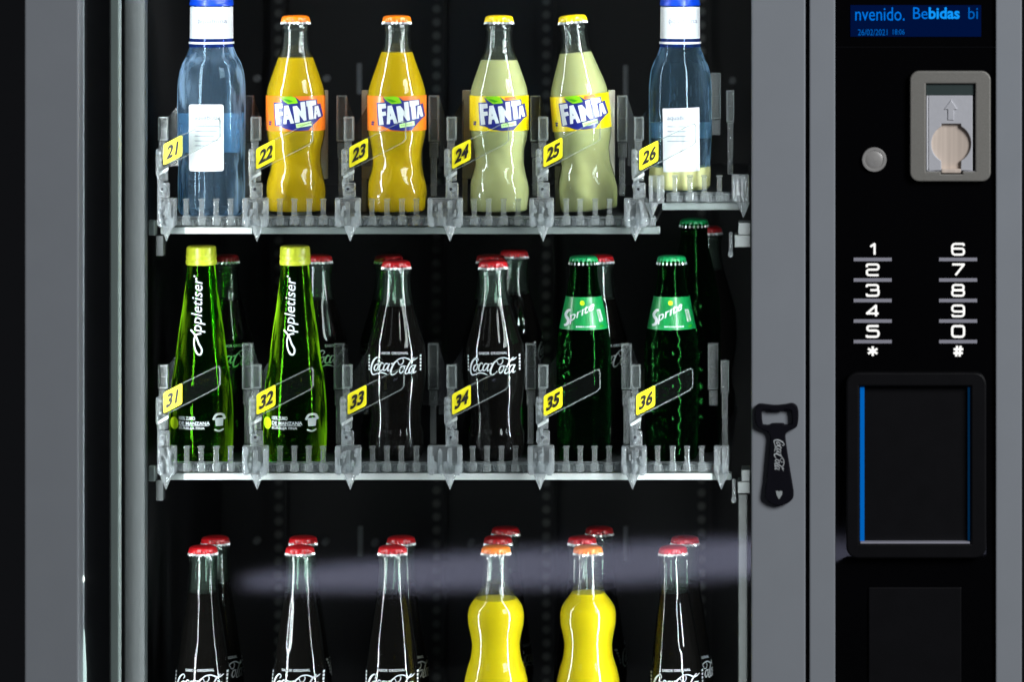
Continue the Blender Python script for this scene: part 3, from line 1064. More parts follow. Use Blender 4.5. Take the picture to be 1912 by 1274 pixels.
bottle('cola', 726, 2, y=Y2, label='rear cola bottle whose red cap peeps out left of the front cola of lane 33', group=G_CO, rot=2.4)
bottle('cola', 916, 2, y=Y2, label='second cola bottle of lane 34, its cap just above the front cap', group=G_CO, rot=2.8)
bottle('cola', 960, 2, y=0.118, label='rearmost cola bottle of lane 34, dim red cap up to the right', group=G_CO, rot=1.9)
bottle('cola', 1120, 2, y=Y2, label='cola bottle with dim red cap half hidden behind the lime soda of lane 35', group=G_CO, rot=0.6)
bottle('tall', 1296, 2, y=Y2, label='taller lime soda bottle behind the one at tag 36, green cap highest of all', group=G_LI, rot=3.0)
bottle('cola', 1322, 2, y=0.118, label='cola bottle with dim red cap behind the tall lime soda at the right end', group=G_CO, rot=3.1, base=812)
# bottom shelf
Y3 = 0.058
bottle('cola_tall', 379, 3, label='front cola bottle at the left end of the bottom shelf', group=G_CO)
bottle('cola_tall', 560, 3, label='front cola bottle, second from the left on the bottom shelf', group=G_CO, rot=-0.06)
bottle('cola_tall', 733, 3, label='front cola bottle left of the bright orange sodas on the bottom shelf', group=G_CO, rot=0.03)
bottle('wave', 926, 3, label='left one of the two wavy bright orange soda bottles on the bottom shelf', group=G_OR)
bottle('wave_full', 1098, 3, label='right one of the two wavy bright orange soda bottles on the bottom shelf', group=G_OR)
bottle('cola_tall', 1270, 3, label='front cola bottle at the right end of the bottom shelf', group=G_CO, lean=-0.033)
bottle('cola_tall', 402, 3, y=Y3, label='rear cola bottle behind the leftmost cola of the bottom shelf', group=G_CO, rot=0.55)
bottle('cola_tall', 566, 3, y=Y3, label='rear cola bottle behind the second cola from the left, bottom shelf', group=G_CO, rot=2.5)
bottle('cola_tall', 749, 3, y=Y3, label='rear cola bottle behind the third cola from the left, bottom shelf', group=G_CO, rot=0.55)
bottle('cola_tall', 930, 3, y=Y3, label='cola bottle right behind the left bright orange soda, red cap above its orange cap', group=G_CO, rot=0.6)
bottle('cola_tall', 944, 3, y=0.116, label='rearmost cola bottle of the lane of the left bright orange soda', group=G_CO, rot=1.4)
bottle('cola_tall', 1087, 3, y=Y3, label='cola bottle right behind the right bright orange soda, red cap to its left', group=G_CO, rot=0.9)
bottle('cola_tall', 1119, 3, y=0.116, label='rearmost cola bottle of the lane of the right bright orange soda', group=G_CO, rot=2.0)
bottle('cola_tall', 1279, 3, y=Y3, label='rear cola bottle behind the rightmost cola of the bottom shelf', group=G_CO, rot=0.6)


# ------------------------------------------------------------------ trays
def shelf_tray(label, x0, x1, rail_y, tape, bed_top, hooks=True, deep=0.42):
    t = thing('shelf_tray', label, 'tray', Q((x0 + x1) / 2, rail_y, 0), 'trays that carry the bottles')
    inv = Matrix.Translation(-t.location)

    def part(name, bm, mat, smooth=False):
        bmesh.ops.transform(bm, matrix=inv, verts=bm.verts)
        return obj(name, bm, mat, t, smooth)
    b = B()
    pbox(b, x0, rail_y, x1, rail_y + 13, -0.040, 0.010, bevel=0.0006)
    part('front_rail', b, 'rail')
    if tape:
        b = B()
        pbox(b, tape[0], rail_y + 0.6, tape[1], rail_y + 12.4, -0.0412, 0.0010)
        part('price_strip', b, 'rail_tape')
    b = B()
    a, c = Q(x0 + 4, bed_top + 14, 0), Q(x1 - 4, 0, 0)
    box(b, (a.x, -0.030, a.z), (c.x, deep, a.z - 0.004))
    part('tray_floor', b, 'tray')
    # row of clear rollers along the front edge
    b = B()
    z = Q(0, rail_y - 7, -0.036).z
    xa, xb = Q(x0 + 8, 0, -0.036).x, Q(x1 - 8, 0, -0.036).x
    n = int((xb - xa) / 0.0052)
    for i in range(n):
        x = xa + (xb - xa) * (i + 0.5) / n
        r = random.uniform(0.0040, 0.0054)
        cyl(b, (x, -0.034, z + random.uniform(-0.0004, 0.0008)), r, 0.0049, axis='X', seg=9)
    box(b, (xa, -0.0345, z - 0.002), (xb, -0.030, z + 0.0065))
    part('roller_bed', b, 'roller')
    return t, part


t1, part1 = shelf_tray('long tray of the top shelf carrying the bottles of tags 21 to 25', 300, 1232, 424, (345, 470), 388)
t1b, part1b = shelf_tray('short raised tray under the water bottle of tag 26', 1236, 1392, 379, None, 344)
t2, part2 = shelf_tray('tray of the middle shelf carrying green juice, cola and lime soda', 300, 1366, 884, (343, 1330), 846)
t3, part3 = shelf_tray('tray of the bottom shelf carrying cola and bright orange soda', 300, 1366, 1466, None, 1428)

PEGS = {(1, 21): (347, 376, 403, 430), (1, 22): (522, 549, 577, 603), (1, 23): (694, 722, 750, 777), (1, 24): (885, 912, 940, 967),
        (1, 25): (1057, 1083, 1111, 1138), (2, 31): (348, 375, 403, 430), (2, 32): (522, 549, 576, 603), (2, 33): (695, 722, 749, 777),
        (2, 34): (882, 909, 936, 962), (2, 35): (1057, 1083, 1110, 1137), (2, 36): (1228, 1256, 1283, 1310)}


def peg(part, x, y0, y1):
    b = B()
    yy = -0.047
    pbox(b, x - 4.5, y0 + 4, x + 4.5, y1 - 17, yy, 0.0045, bevel=0.0009)
    pbox(b, x - 6, y0, x + 6, y0 + 4.2, yy - 0.0006, 0.0055, bevel=0.0009)
    pbox(b, x - 7, y1 - 17, x + 7, y1, yy - 0.001, 0.008, bevel=0.0014)
    part('peg', b, 'post', smooth=False)


for (row, lane), xs in PEGS.items():
    for x in xs:
        peg(part1 if row == 1 else part2, x, 371 if row == 1 else 834, 420 if row == 1 else 882)
for x in (1260, 1288, 1315, 1343):
    peg(part1b, x, 327, 376)


# hanger brackets of the trays
def bracket(part, x0, y0, x1, y1, mat='profile'):
    b = B()
    pbox(b, x0, y0, x1, y1, -0.030, 0.012, bevel=0.0006)
    part('bracket', b, mat)


bracket(part1, 291, 440, 305, 478)
bracket(part2, 291, 898, 305, 936)
bracket(part1, 277, 412, 290, 440, 'profile_b')
bracket(part2, 277, 872, 290, 900, 'profile_b')
for part, x0, x1, y0, y1 in ((part1, 1371, 1402, 416, 462), (part2, 1377, 1401, 878, 922)):
    b = B()
    pbox(b, x0, (y0 + y1) / 2, x1, y1, -0.100, 0.03, bevel=0.0008)
    pbox(b, x0 + 7, y0, x1, (y0 + y1) / 2 - 0.2, -0.100, 0.03, bevel=0.0008)
    part('end_block', b, 'dark_block')
    b = B()
    pbox(b, x0 - 10, y0 + 18, x0 - 3, y1 + 16, -0.060, 0.006, bevel=0.0012)
    pbox(b, x0 - 12, y1 + 8, x0 - 2, y1 + 19, -0.063, 0.009, bevel=0.0025)
    part('hook', b, 'clip')


# ------------------------------------------------------------------ lane gates with the numbered tags
def lane_gate(number, row, tx, ty, bx0, bx1, by0, tip, tall_x, arm=(112, 55)):
    """tx, ty: upper left corner of the yellow tag; bx0..bx1, by0: the ribbed clip; tall_x: left edge of the upright at the end of the lane before"""
    where = {1: 'top', 2: 'middle'}[row]
    t = thing('lane_gate', f'clear plastic lane gate carrying the yellow tag {number} on the {where} shelf', 'gate', Q(tx, by0, -0.05), 'numbered lane gates')
    inv = Matrix.Translation(-t.location)

    def part(name, bm, mat, smooth=False, parent=None):
        bmesh.ops.transform(bm, matrix=inv, verts=bm.verts)
        return obj(name, bm, mat, parent or t, smooth)
    yf = -0.056
    px = tx - 12
    # ribbed clip at the foot, with a pointed lug
    b = B()
    pbox(b, bx0, by0, bx1, by0 + 52, yf + 0.004, 0.010, bevel=0.0012)
    n = max(4, int((bx1 - bx0) / 9))
    w = (bx1 - bx0) / n
    for i in range(n):
        if i % 2 == 0:
            x = bx0 + w * i
            pbox(b, x + 1, by0 + 2 + 3 * (i % 3), x + w - 0.5, by0 + 50 - 5 * ((i + 1) % 3), yf - 0.0005, 0.004, bevel=0.0009)
    pbox(b, bx0 + 3, by0 + 36, bx0 + 11, by0 + 54, yf - 0.002, 0.004, bevel=0.0009)
    pbox(b, bx1 - 13, by0 + 38, bx1 - 3, by0 + 55, yf - 0.002, 0.004, bevel=0.0009)
    for i in range(12):
        x, y = random.uniform(bx0 + 2, bx1 - 7), random.uniform(by0 + 3, by0 + 44)
        pbox(b, x, y, x + random.uniform(2, 5), y + random.uniform(4, 16), yf - 0.0022 - 0.0001 * i, 0.004, bevel=0.0005)
    part('clip', b, 'clip')
    b = B()
    c = Q(tip, by0 + 66, yf + 0.003)
    cyl(b, (c.x, c.y, c.z), 0.0002, 0.0145, axis='Z', seg=4, r2=0.0062)
    part('lug', b, 'clip')
    # upright post with a screw plate, a curved shoulder and a short box on top
    b = B()
    pbox(b, px, by0 - 66, px + 11, by0 + 2, yf + 0.003, 0.005, bevel=0.0012)
    pbox(b, px + 1, by0 - 29, px + 23, by0 - 1, yf + 0.001, 0.005, bevel=0.0014)
    pbox(b, px - 3, by0 - 92, px + 7, by0 - 40, yf, 0.006, bevel=0.0022)
    pbox(b, px + 7.5, by0 - 60, px + 20, by0 - 32, yf + 0.004, 0.004, bevel=0.001)
    pbox(b, px + 2, by0 - 18, px + 19, by0 - 12, yf - 0.001, 0.003, bevel=0.0008)
    for i in range(3):
        pbox(b, px, by0 - 88 + 12 * i, px + 9, by0 - 82 + 12 * i, yf - 0.002, 0.003, bevel=0.0007)
    for i in range(9):
        x, y = random.uniform(px - 2, px + 13), random.uniform(by0 - 60, by0 - 8)
        pbox(b, x, y, x + random.uniform(2, 5), y + random.uniform(4, 14), yf - 0.0024 - 0.0001 * i, 0.005, bevel=0.0005)
    part('post', b, 'clip')
    b = B()
    c = Q(px + 10, by0 - 17, yf - 0.001)
    cyl(b, (c.x, c.y, c.z), 0.0028, 0.002, axis='Y', seg=18)
    cyl(b, (c.x, c.y - 0.0009, c.z), 0.0014, 0.001, axis='Y', seg=12, mi=1)
    part('screw', b, ['clip', 'frame_dark'])
    # short hollow box beside the upright
    b = B()
    hollow(b, px + 2, by0 - 152, px + 20, by0 - 108, -0.020)
    pbox(b, px + 3, by0 - 107, px + 16, by0 - 66, -0.018, 0.004, bevel=0.0008)
    part('stop_box', b, ['post', 'rim'])
    # the slanting clear arm
    sl = arm[1] / arm[0]
    b = B()
    x0, y0 = tx - 6, ty + 4
    quad = [(x0, y0), (x0 + arm[0] - 9, y0 - (arm[0] - 9) * sl), (x0 + arm[0] - 3, y0 - (arm[0] - 6) * sl), (x0 + arm[0], y0 - (arm[0] - 7) * sl + 5),
            (x0 + arm[0], y0 - arm[0] * sl + 38), (x0 + arm[0] - 6, y0 - arm[0] * sl + 45), (x0 - 2, y0 + 46), (x0 - 4, y0 + 40)]
    pprism(b, quad, yf + 0.004, 0.0016, mi=0)
    cx = sum(p[0] for p in quad) / 8
    cyy = sum(p[1] for p in quad) / 8
    for p, q in zip(quad, quad[1:] + quad[:1]):
        dx, dy = q[0] - p[0], q[1] - p[1]
        L = math.hypot(dx, dy)
        nx, ny = -dy / L, dx / L
        if (cx - p[0]) * nx + (cyy - p[1]) * ny < 0:
            nx, ny = -nx, -ny
        pprism(b, [p, q, (q[0] + nx * 1.7, q[1] + ny * 1.7), (p[0] + nx * 1.7, p[1] + ny * 1.7)], yf + 0.0025, 0.0044, mi=1)
    part('arm', b, ['arm', 'rim'])
    b = B()
    pprism(b, [(tx - 11, ty + 56), (tx + 9, ty + 44), (tx + 9, ty + 50), (tx - 10, ty + 61)], yf - 0.0005, 0.0025)
    part('tag_clip', b, 'rail_tape')
    # the yellow number tag with its digits
    tw, th = 35, 39
    ts = 0.53
    tagpts = [(p[0], ty + (p[1] - ty) - (p[0] - tx) * ts) for p in round_rect(tx, ty + 2, tx + tw, ty + 2 + th, 4)]
    b = B()
    pprism(b, tagpts, yf + 0.0015, 0.0008)
    tg = part('number_tag', b, 'tag')
    fl = Flat()
    fl.text(str(number), (4.5, tw - (4 if number % 10 != 1 else 6), 7, th - 7), 0, bold=0.04, shear=0.2, fn=lambda p: (p[0], p[1] + p[0] * ts))
    o = flat_obj('digits', fl, ['ink'], tg, lambda u, v: Q(tx + u, ty + 2 + th - v, yf + 0.0011) - t.location, outward=None)
    # tall hollow upright and smoky divider sheets at the end of the lane before
    if tall_x:
        b = B()
        hollow(b, tall_x, by0 - 192, tall_x + 19, by0 - 106, 0.004)
        pbox(b, tall_x + 2, by0 - 104, tall_x + 18, by0 - 76, 0.006, 0.004, bevel=0.0008)
        pbox(b, tall_x + 4, by0 - 75, tall_x + 15, by0 - 4, 0.006, 0.004, bevel=0.0008)
        part('upright', b, ['post', 'rim'])
        b = B()
        pprism(b, [(tall_x + 20, by0 - 190), (tall_x + 36, by0 - 138), (tall_x + 36, by0 - 60), (tall_x + 20, by0 - 60)], 0.012, 0.001)
        pprism(b, [(tall_x + 37, by0 - 138), (tall_x + 66, by0 - 185), (tall_x + 66, by0 - 60), (tall_x + 37, by0 - 60)], 0.016, 0.001)
        part('divider_sheet', b, 'fin')
    else:
        b = B()
        pprism(b, [(px + 20, by0 - 150), (px + 42, by0 - 178), (px + 42, by0 - 60), (px + 20, by0 - 60)], 0.016, 0.001)
        part('divider_sheet', b, 'fin')
    return t


def hollow(b, x0, y0, x1, y1, y):
    """open-fronted clear box: back sheet and four bright walls"""
    pbox(b, x0 + 1, y0 + 1, x1 - 1, y1 - 1, y + 0.006, 0.0012, mi=0)
    pbox(b, x0, y0, x0 + 2.4, y1, y, 0.0075, mi=1)
    pbox(b, x1 - 2.4, y0, x1, y1, y, 0.0075, mi=1)
    pbox(b, x0 + 2.5, y0, x1 - 2.5, y0 + 2.6, y, 0.0074, mi=1)
    pbox(b, x0 + 2.5, y1 - 2.6, x1 - 2.5, y1, y, 0.0074, mi=1)
    pbox(b, x0 + 2.5, (y0 + y1) / 2 - 0.8, x1 - 2.5, (y0 + y1) / 2 + 0.8, y + 0.004, 0.003, mi=1)


GATES = [(21, 1, 305, 268, 293, 328, 370, 311, None), (22, 1, 478, 276, 452, 500, 370, 480, 454), (23, 1, 652, 273, 625, 672, 370, 654, 628),
         (24, 1, 844, 275, 798, 863, 370, 840, 800), (25, 1, 1015, 272, 988, 1033, 370, 1014, 990), (26, 1, 1194, 278, 1165, 1209, 370, 1186, 1152),
         (31, 2, 305, 732, 293, 328, 834, 310, None), (32, 2, 479, 735, 452, 500, 834, 480, 452), (33, 2, 649, 735, 625, 673, 834, 654, 623),
         (34, 2, 844, 735, 798, 862, 834, 840, 799), (35, 2, 1015, 738, 985, 1034, 834, 1008, 981), (36, 2, 1188, 736, 1160, 1207, 834, 1181, 1160)]
for g in GATES:
    lane_gate(*g)


# end uprights at the right of each shelf, and the extra clip of the raised tray
def end_gate(label, x, by0, tall, clips):
    t = thing('end_gate', label, 'gate', Q(x, by0, -0.05))
    inv = Matrix.Translation(-t.location)

    def part(name, bm, mat):
        bmesh.ops.transform(bm, matrix=inv, verts=bm.verts)
        return obj(name, bm, mat, t)
    if tall:
        b = B()
        hollow(b, tall, by0 - 192, tall + 19, by0 - 106, 0.004)
        pbox(b, tall + 2, by0 - 104, tall + 18, by0 - 76, 0.006, 0.004, bevel=0.0008)
        part('upright', b, ['post', 'rim'])
        b = B()
        hollow(b, x, by0 - 160, x + 15, by0 - 100, -0.020)
        pbox(b, x + 2, by0 - 99, x + 13, by0 - 2, -0.018, 0.005, bevel=0.001)
        part('stop_box', b, ['post', 'rim'])
    for cx0, cx1, cy0, tip in clips:
        b = B()
        pbox(b, cx0, cy0, cx1, cy0 + 52, -0.052, 0.010, bevel=0.0012)
        w = (cx1 - cx0) / 4
        for i in range(0, 4, 2):
            pbox(b, cx0 + w * i + 1, cy0 + 3, cx0 + w * (i + 1), cy0 + 48, -0.0565, 0.004, bevel=0.0009)
        part('clip', b, 'clip')
        b = B()
        c = Q(tip, cy0 + 66, -0.053)
        cyl(b, (c.x, c.y, c.z), 0.0002, 0.0145, axis='Z', seg=4, r2=0.0062)
        part('lug', b, 'clip')
    return t


end_gate('clear end gate without a tag at the right end of the middle shelf', 1346, 834, 1322, [(1333, 1361, 834, 1347)])
end_gate('clear end gate without a tag on the short raised tray', 1356, 328, 1327, [(1366, 1398, 326, 1388)])
end_gate('clear ribbed clip at the left end of the short raised tray', 1212, 328, None, [(1211, 1240, 328, 1217)])

# cream pusher plates behind the sodas of the top shelf
for n, (x0, x1) in zip((22, 23, 24, 25), ((504, 612), (675, 788), (863, 976), (1036, 1148))):
    b = B()
    c = Q((x0 + x1) / 2, 398, 0.042)
    pbox(b, x0, 168, x1, 334, 0.042, 0.004, bevel=0.001)
    pbox(b, x0, 334.5, x0 + 10, 396, 0.042, 0.004, bevel=0.001)
    pbox(b, x0 + 40, 334.5, x1 - 40, 396, 0.042, 0.010, bevel=0.001)
    bmesh.ops.transform(b, matrix=Matrix.Translation(-c), verts=b.verts)
    o = obj('pusher_plate', b, 'pusher', None, loc=c)
    tag(o, f'cream plastic pusher plate standing behind the soda bottle of tag {n}', 'pusher plate', 'pusher plates')

# ------------------------------------------------------------------ the machine itself
vm = thing('vending_machine', 'grey framed drinks vending machine with lit glass front and black control panel', 'vending machine', (0, 0, -0.75))
VI = Matrix.Translation(-vm.location)


def vpart(name, bm, mat, parent=None, smooth=False):
    if parent is None or parent is vm:
        bmesh.ops.transform(bm, matrix=VI, verts=bm.verts)
        return obj(name, bm, mat, vm, smooth)
    bmesh.ops.transform(bm, matrix=VI @ Matrix.Translation(-parent.location), verts=bm.verts)
    return obj(name, bm, mat, parent, smooth)


def vflat(name, fl, mats, y, parent):
    off = vm.location + (parent.location if parent is not vm else Vector((0, 0, 0)))
    return flat_obj(name, fl, mats, parent, lambda u, v: Q(u, v, y) - off)


YF = -0.180
T, U = -60, 1340           # a little beyond the top and bottom of the picture
# cabinet: black back and side walls, roof and floor
b = B()
L, R = Q(255, 0, -0.05).x - 0.004, Q(1402, 0, -0.12).x
zt, zb = 0.42, -0.46
box(b, (L - 0.01, -0.048, zb), (L, 0.52, zt))
box(b, (R, -0.14, zb), (R + 0.01, 0.52, zt))
box(b, (L, 0.51, zb), (R, 0.52, zt))
box(b, (L, -0.04, zt), (R, 0.52, zt + 0.01))
box(b, (L, -0.04, zb - 0.01), (R, 0.52, zb))
vpart('cabinet', b, 'black')
# perforated rails on the back wall
for x, j in ((520, 3), (815, -5), (1020, 6), (1310, 0)):
    b = B()
    pbox(b, x - 16, T, x + 16, U, 0.498, 0.010, mi=0)
    for i in range(56):
        c = Q(x, T + 6 + j + 25 * i, 0.4975)
        cyl(b, (c.x, c.y, c.z), 0.0042, 0.002, axis='Y', seg=12, mi=1)
    vpart('back_rail', b, ['black', 'dot'])
for x, y0, y1 in ((670, 118, 176), (1168, 122, 180), (672, 985, 1040), (1168, 985, 1050)):
    b = B()
    pbox(b, x - 4, y0, x + 4, y1, 0.36, 0.008, bevel=0.001)
    vpart('back_bar', b, 'backbar')
for x, y in ((480, 146), (610, 146), (480, 1010), (608, 1012), (1368, 150), (880, 1014), (700, 1014)):
    b = B()
    c = Q(x, y, 0.40)
    cyl(b, (c.x, c.y, c.z), 0.0034, 0.012, axis='Y', seg=12)
    vpart('back_pin', b, 'backbar')

# left outer frame, inner profiles
b = B()
pbox(b, 46, T, 146.5, U, YF, 0.030, bevel=0.0014)
vpart('side_frame', b, 'frame')
b = B()
pbox(b, 148, T, 205, U, -0.150, 0.006)
vpart('window_border', b, 'panel_matte')
b = B()
pbox(b, 206, T, 222, U, -0.140, 0.014, bevel=0.001)
vpart('pane_edge', b, 'profile_b')
b = B()
pbox(b, 232, T, 271, U, -0.062, 0.014, bevel=0.001)
vpart('inner_profile', b, 'profile')
# lower end of the LED strip showing beside the frame
b = B()
pprism(b, [(147, 1135), (152, 1132), (157, 1190), (160, 1250), (161, U), (147, U)], -0.1555, 0.004)
led = vpart('light_strip', b, 'led_tube')
b = B()
c = Q(153, 1082, -0.156)
bmesh.ops.create_uvsphere(b, u_segments=14, v_segments=10, radius=0.0024, matrix=Matrix.Translation(c) @ Matrix.Scale(1.7, 4, (0, 0, 1)))
vpart('light_spot', b, 'led_spot', smooth=True)
# right door frame
b = B()
pbox(b, 1403, T, 1504, U, YF, 0.045, bevel=0.0014)
vpart('door_frame', b, 'frame')
b = B()
pbox(b, 1504.5, T, 1511, U, YF + 0.012, 0.02)
vpart('door_gap', b, 'frame_dark')
b = B()
pbox(b, 1511.5, T, 1559.5, U, YF, 0.045, bevel=0.0012)
vpart('panel_frame', b, 'frame')
b = B()
pbox(b, 1859.5, T, 1908, U, YF, 0.045, bevel=0.0012)
vpart('panel_frame', b, 'frame')
# right inner profile, seen below the middle tray
b = B()
pbox(b, 1378, 923, 1396, U, -0.070, 0.010, bevel=0.001)
vpart('inner_profile', b, 'dark_block')
# the window pane of the door
b = B()
pbox(b, 147, T, 1402.5, U, -0.162, 0.004)
vpart('window_pane', b, 'pane')

# --- control panel
b = B()
# glossy moulding that swells up gently round the card reader
xs = [1560 + 299 * i / 75 for i in range(76)]
ys = [88, 150, 250, 350, 450, 550, 600] + [620 + 6 * i for i in range(91)] + [1200, 1280, U]


def swell(x, y):
    dx, dy = max(1580 - x, x - 1842, 0), max(696 - y, y - 1044, 0)
    return 0.00028 * math.exp(-(math.hypot(dx, dy) / 24.0))


gv = [[b.verts.new(Q(x, y, YF + 0.004) - Vector((0, swell(x, y), 0))) for x in xs] for y in ys]
for i in range(len(ys) - 1):
    for j in range(75):
        b.faces.new((gv[i][j], gv[i + 1][j], gv[i + 1][j + 1], gv[i][j + 1])).smooth = True
pbox(b, 1560, 88, 1859, U, YF + 0.006, 0.018)
pbox(b, 1560, T, 1859, 86.8, YF + 0.004, 0.02)
panel = vpart('control_panel', b, 'panel')
panel.data.polygons.foreach_set('use_smooth', [True] * len(panel.data.polygons))
panel.data.set_sharp_from_angle(angle=math.radians(30))
YP = YF + 0.004
# display
b = B()
pbox(b, 1588, 9, 1832, 68, YP - 0.0008, 0.0006)
disp = vpart('display', b, 'screen')
fl = Flat()
fl.text('nvenido.', (1597, 1689, 38, 13), 0, bold=0.0)
fl.text('Be', (1705, 1732, 35, 13), 0)
vflat('lettering', fl, ['screen_text'], YP - 0.0013, disp)
fl = Flat()
fl.text('bidas', (1734, 1792, 35, 13), 0, bold=0.028)
vflat('lettering', fl, ['screen_bold'], YP - 0.0013, disp)
fl = Flat()
fl.text('bi', (1808, 1826, 35, 13), 0)
fl.text('26/02/2021', (1602, 1657, 65.5, 54), 0)
fl.text('18:06', (1667, 1689, 64, 54), 0)
vflat('lettering', fl, ['screen_dim'], YP - 0.0013, disp)

# keypad digits, drawn as rounded wide strokes
GL = {'1': [[(.30, .74), (.66, 1), (.66, 0)]], '2': [[(0, .74), (0, 1), (1, 1), (1, .52), (0, .52), (0, 0), (1, 0)]],
      '3': [[(0, .8), (0, 1), (.96, 1), (.96, .52), (.3, .52)], [(.9, .52), (1, .5), (1, 0), (0, 0), (0, .2)]],
      '4': [[(.78, 0), (.78, 1), (0, .26), (1, .26)]], '5': [[(1, 1), (.05, 1), (.05, .58), (1, .58), (1, 0), (0, 0), (0, .16)]],
      '6': [[(.97, .82), (.97, 1), (0, 1), (0, 0), (1, 0), (1, .56), (0, .56)]], '7': [[(0, 1), (1, 1), (.28, 0)]],
      '8': [[(.5, 1), (.04, 1), (.04, .52), (.96, .52), (.96, 1), (.5, 1)], [(.5, .52), (0, .52), (0, 0), (1, 0), (1, .52), (.5, .52)]],
      '9': [[(.03, .18), (.03, 0), (1, 0), (1, 1), (0, 1), (0, .44), (1, .44)]], '0': [[(.5, 1), (0, 1), (0, 0), (1, 0), (1, 1), (.5, 1)]],
      '*': [[(.5, .05), (.5, .95)], [(.1, .27), (.9, .73)], [(.1, .73), (.9, .27)]],
      '#': [[(.33, 0), (.42, 1)], [(.62, 0), (.71, 1)], [(.1, .32), (.9, .32)], [(.12, .68), (.94, .68)]]}


def rounded(pts, r):
    out = [pts[0]]
    for a, b, c in zip(pts, pts[1:], pts[2:]):
        la, lc = math.dist(a, b), math.dist(b, c)
        q = min(r, la * 0.48, lc * 0.48)
        p1 = tuple(b[i] + (a[i] - b[i]) * q / la for i in (0, 1))
        p2 = tuple(b[i] + (c[i] - b[i]) * q / lc for i in (0, 1))
        for k in range(5):
            t = k / 4
            out.append(tuple((1 - t) ** 2 * p1[i] + 2 * t * (1 - t) * b[i] + t * t * p2[i] for i in (0, 1)))
    out.append(pts[-1])
    return out


for chars, cx, shift in (('12345*', 1629.5, 0), ('67890#', 1789, 0)):
    for i, ch in enumerate(chars):
        y1 = 475.5 + 38.4 * i if i < 5 else 666
        w, h = (22, 20) if i < 5 else (22, 20)
        sw = 4.0 if ch not in '50*#' else 4.3
        fl = Flat()
        for st in GL[ch]:
            pts = [(cx - w / 2 + p[0] * w, y1 - p[1] * h) for p in st]
            sharp = ch in '147*#'
            fl.stroke(pts if sharp and len(pts) == 2 else rounded(pts, 0.6 if sharp else 6), sw, 0, smooth=False)
        k = vflat('key_mark', fl, ['key'], YP - 0.0006, panel)
        if i < 5:
            fl = Flat()
            yl = 484.5 + 38.4 * i
            fl.poly([(cx - 35.5, yl - 3.3), (cx + 35.5, yl - 3.3), (cx + 35.5, yl + 3.3), (cx - 35.5, yl + 3.3)])
            vflat('key_line', fl, ['keyline'], YP - 0.0004, panel)

# round steel button
b = B()
c = Q(1632, 298, YP)
prof = [(0.0, 0.0111), (0.0022, 0.0111), (0.0030, 0.0104), (0.0030, 0.0084), (0.0024, 0.0081), (0.0026, 0.0076), (0.0030, 0.0050), (0.0033, 0.002), (0.0034, 0.0004)]
rings = []
for dy, r in prof:
    rings.append([b.verts.new((c.x + r * math.cos(2 * math.pi * k / 40), c.y - dy, c.z + r * math.sin(2 * math.pi * k / 40))) for k in range(40)])
for p, q in zip(rings, rings[1:]):
    for k in range(40):
        b.faces.new((p[k], p[(k + 1) % 40], q[(k + 1) % 40], q[k]))
b.faces.new(rings[-1])
vpart('return_button', b, 'brushed', smooth=True)

# coin slot
b = B()
plate(b, [round_rect(1699, 132, 1850, 339, 17), [(1729, 156), (1821, 156), (1821, 320), (1797, 320), (1797, 325), (1757, 325), (1757, 320), (1729, 320)]],
      YP - 0.006, 0.008, bevel=0.0012)
coin = vpart('coin_slot', b, 'coinplate')
b = B()
pbox(b, 1729.5, 157, 1820.5, 177, YP - 0.003, 0.006)
vpart('slot_mouth', b, 'coinslot', coin)
b = B()
hole = [(1776 + 37 * math.cos(math.radians(a)), 268 + 37 * math.sin(math.radians(a))) for a in range(-65, 246, 8)]
circ = [(1776 + 37 * math.sin(math.radians(a)), 268 - 37 * math.cos(math.radians(a))) for a in range(30, 151, 6)]
circ2 = [(1776 - (p[0] - 1776), p[1]) for p in circ[::-1]]
loop = [(1794, 231)] + circ + [(1794, 318)] + [(1758, 318)] + circ2 + [(1758, 231)]
plate(b, [[(1734, 178), (1816, 178), (1816, 319), (1734, 319)], loop], YP - 0.0045, 0.003, bevel=0.0006)
vpart('coin_face', b, 'coinface', coin)
b = B()
pbox(b, 1730, 178, 1733, 318, YP - 0.0050, 0.004, bevel=0.0004)
pbox(b, 1730, 319.6, 1756, 322, YP - 0.0050, 0.004, bevel=0.0004)
pbox(b, 1798, 319.6, 1820, 322, YP - 0.0050, 0.004, bevel=0.0004)
vpart('slot_edge', b, 'rim_silver', coin)
b = B()
arrow = [(1776, 186), (1788, 204), (1781, 204), (1781, 224), (1770, 224), (1770, 204), (1763, 204)]
plate(b, [arrow], YP - 0.0054, 0.0012, bevel=0.0004)
vpart('arrow_mark', b, 'coinface', coin)
# the scoop behind the round opening: a shallow upright trough
b = B()
rows = []
for i in range(17):
    u = -1 + 2 * i / 16
    x = 1776 + 40 * u
    d = 0.0020 * (1 - u * u)
    rows.append((x, YP - 0.0024 + d))
va = [b.verts.new(Q(x, 229, y)) for x, y in rows]
vb = [b.verts.new(Q(x, 322, y)) for x, y in rows]
for i in range(16):
    b.faces.new((va[i], va[i + 1], vb[i + 1], vb[i]))
M['scoop'] = solid('streaked_copper_steel', (0.78, 0.66, 0.56), rough=0.35, metal=0.05, var=0.28, nscale=90, stretch=(3.5, 1, 0.06))  # upright streaks in the colour: brushed grain with painted highlights
vpart('coin_scoop', b, 'scoop', coin, smooth=True)
b = B()
pbox(b, 1758, 315, 1794, 323, YP - 0.0052, 0.004, bevel=0.0008)
vpart('scoop_lip', b, 'scoop', coin)

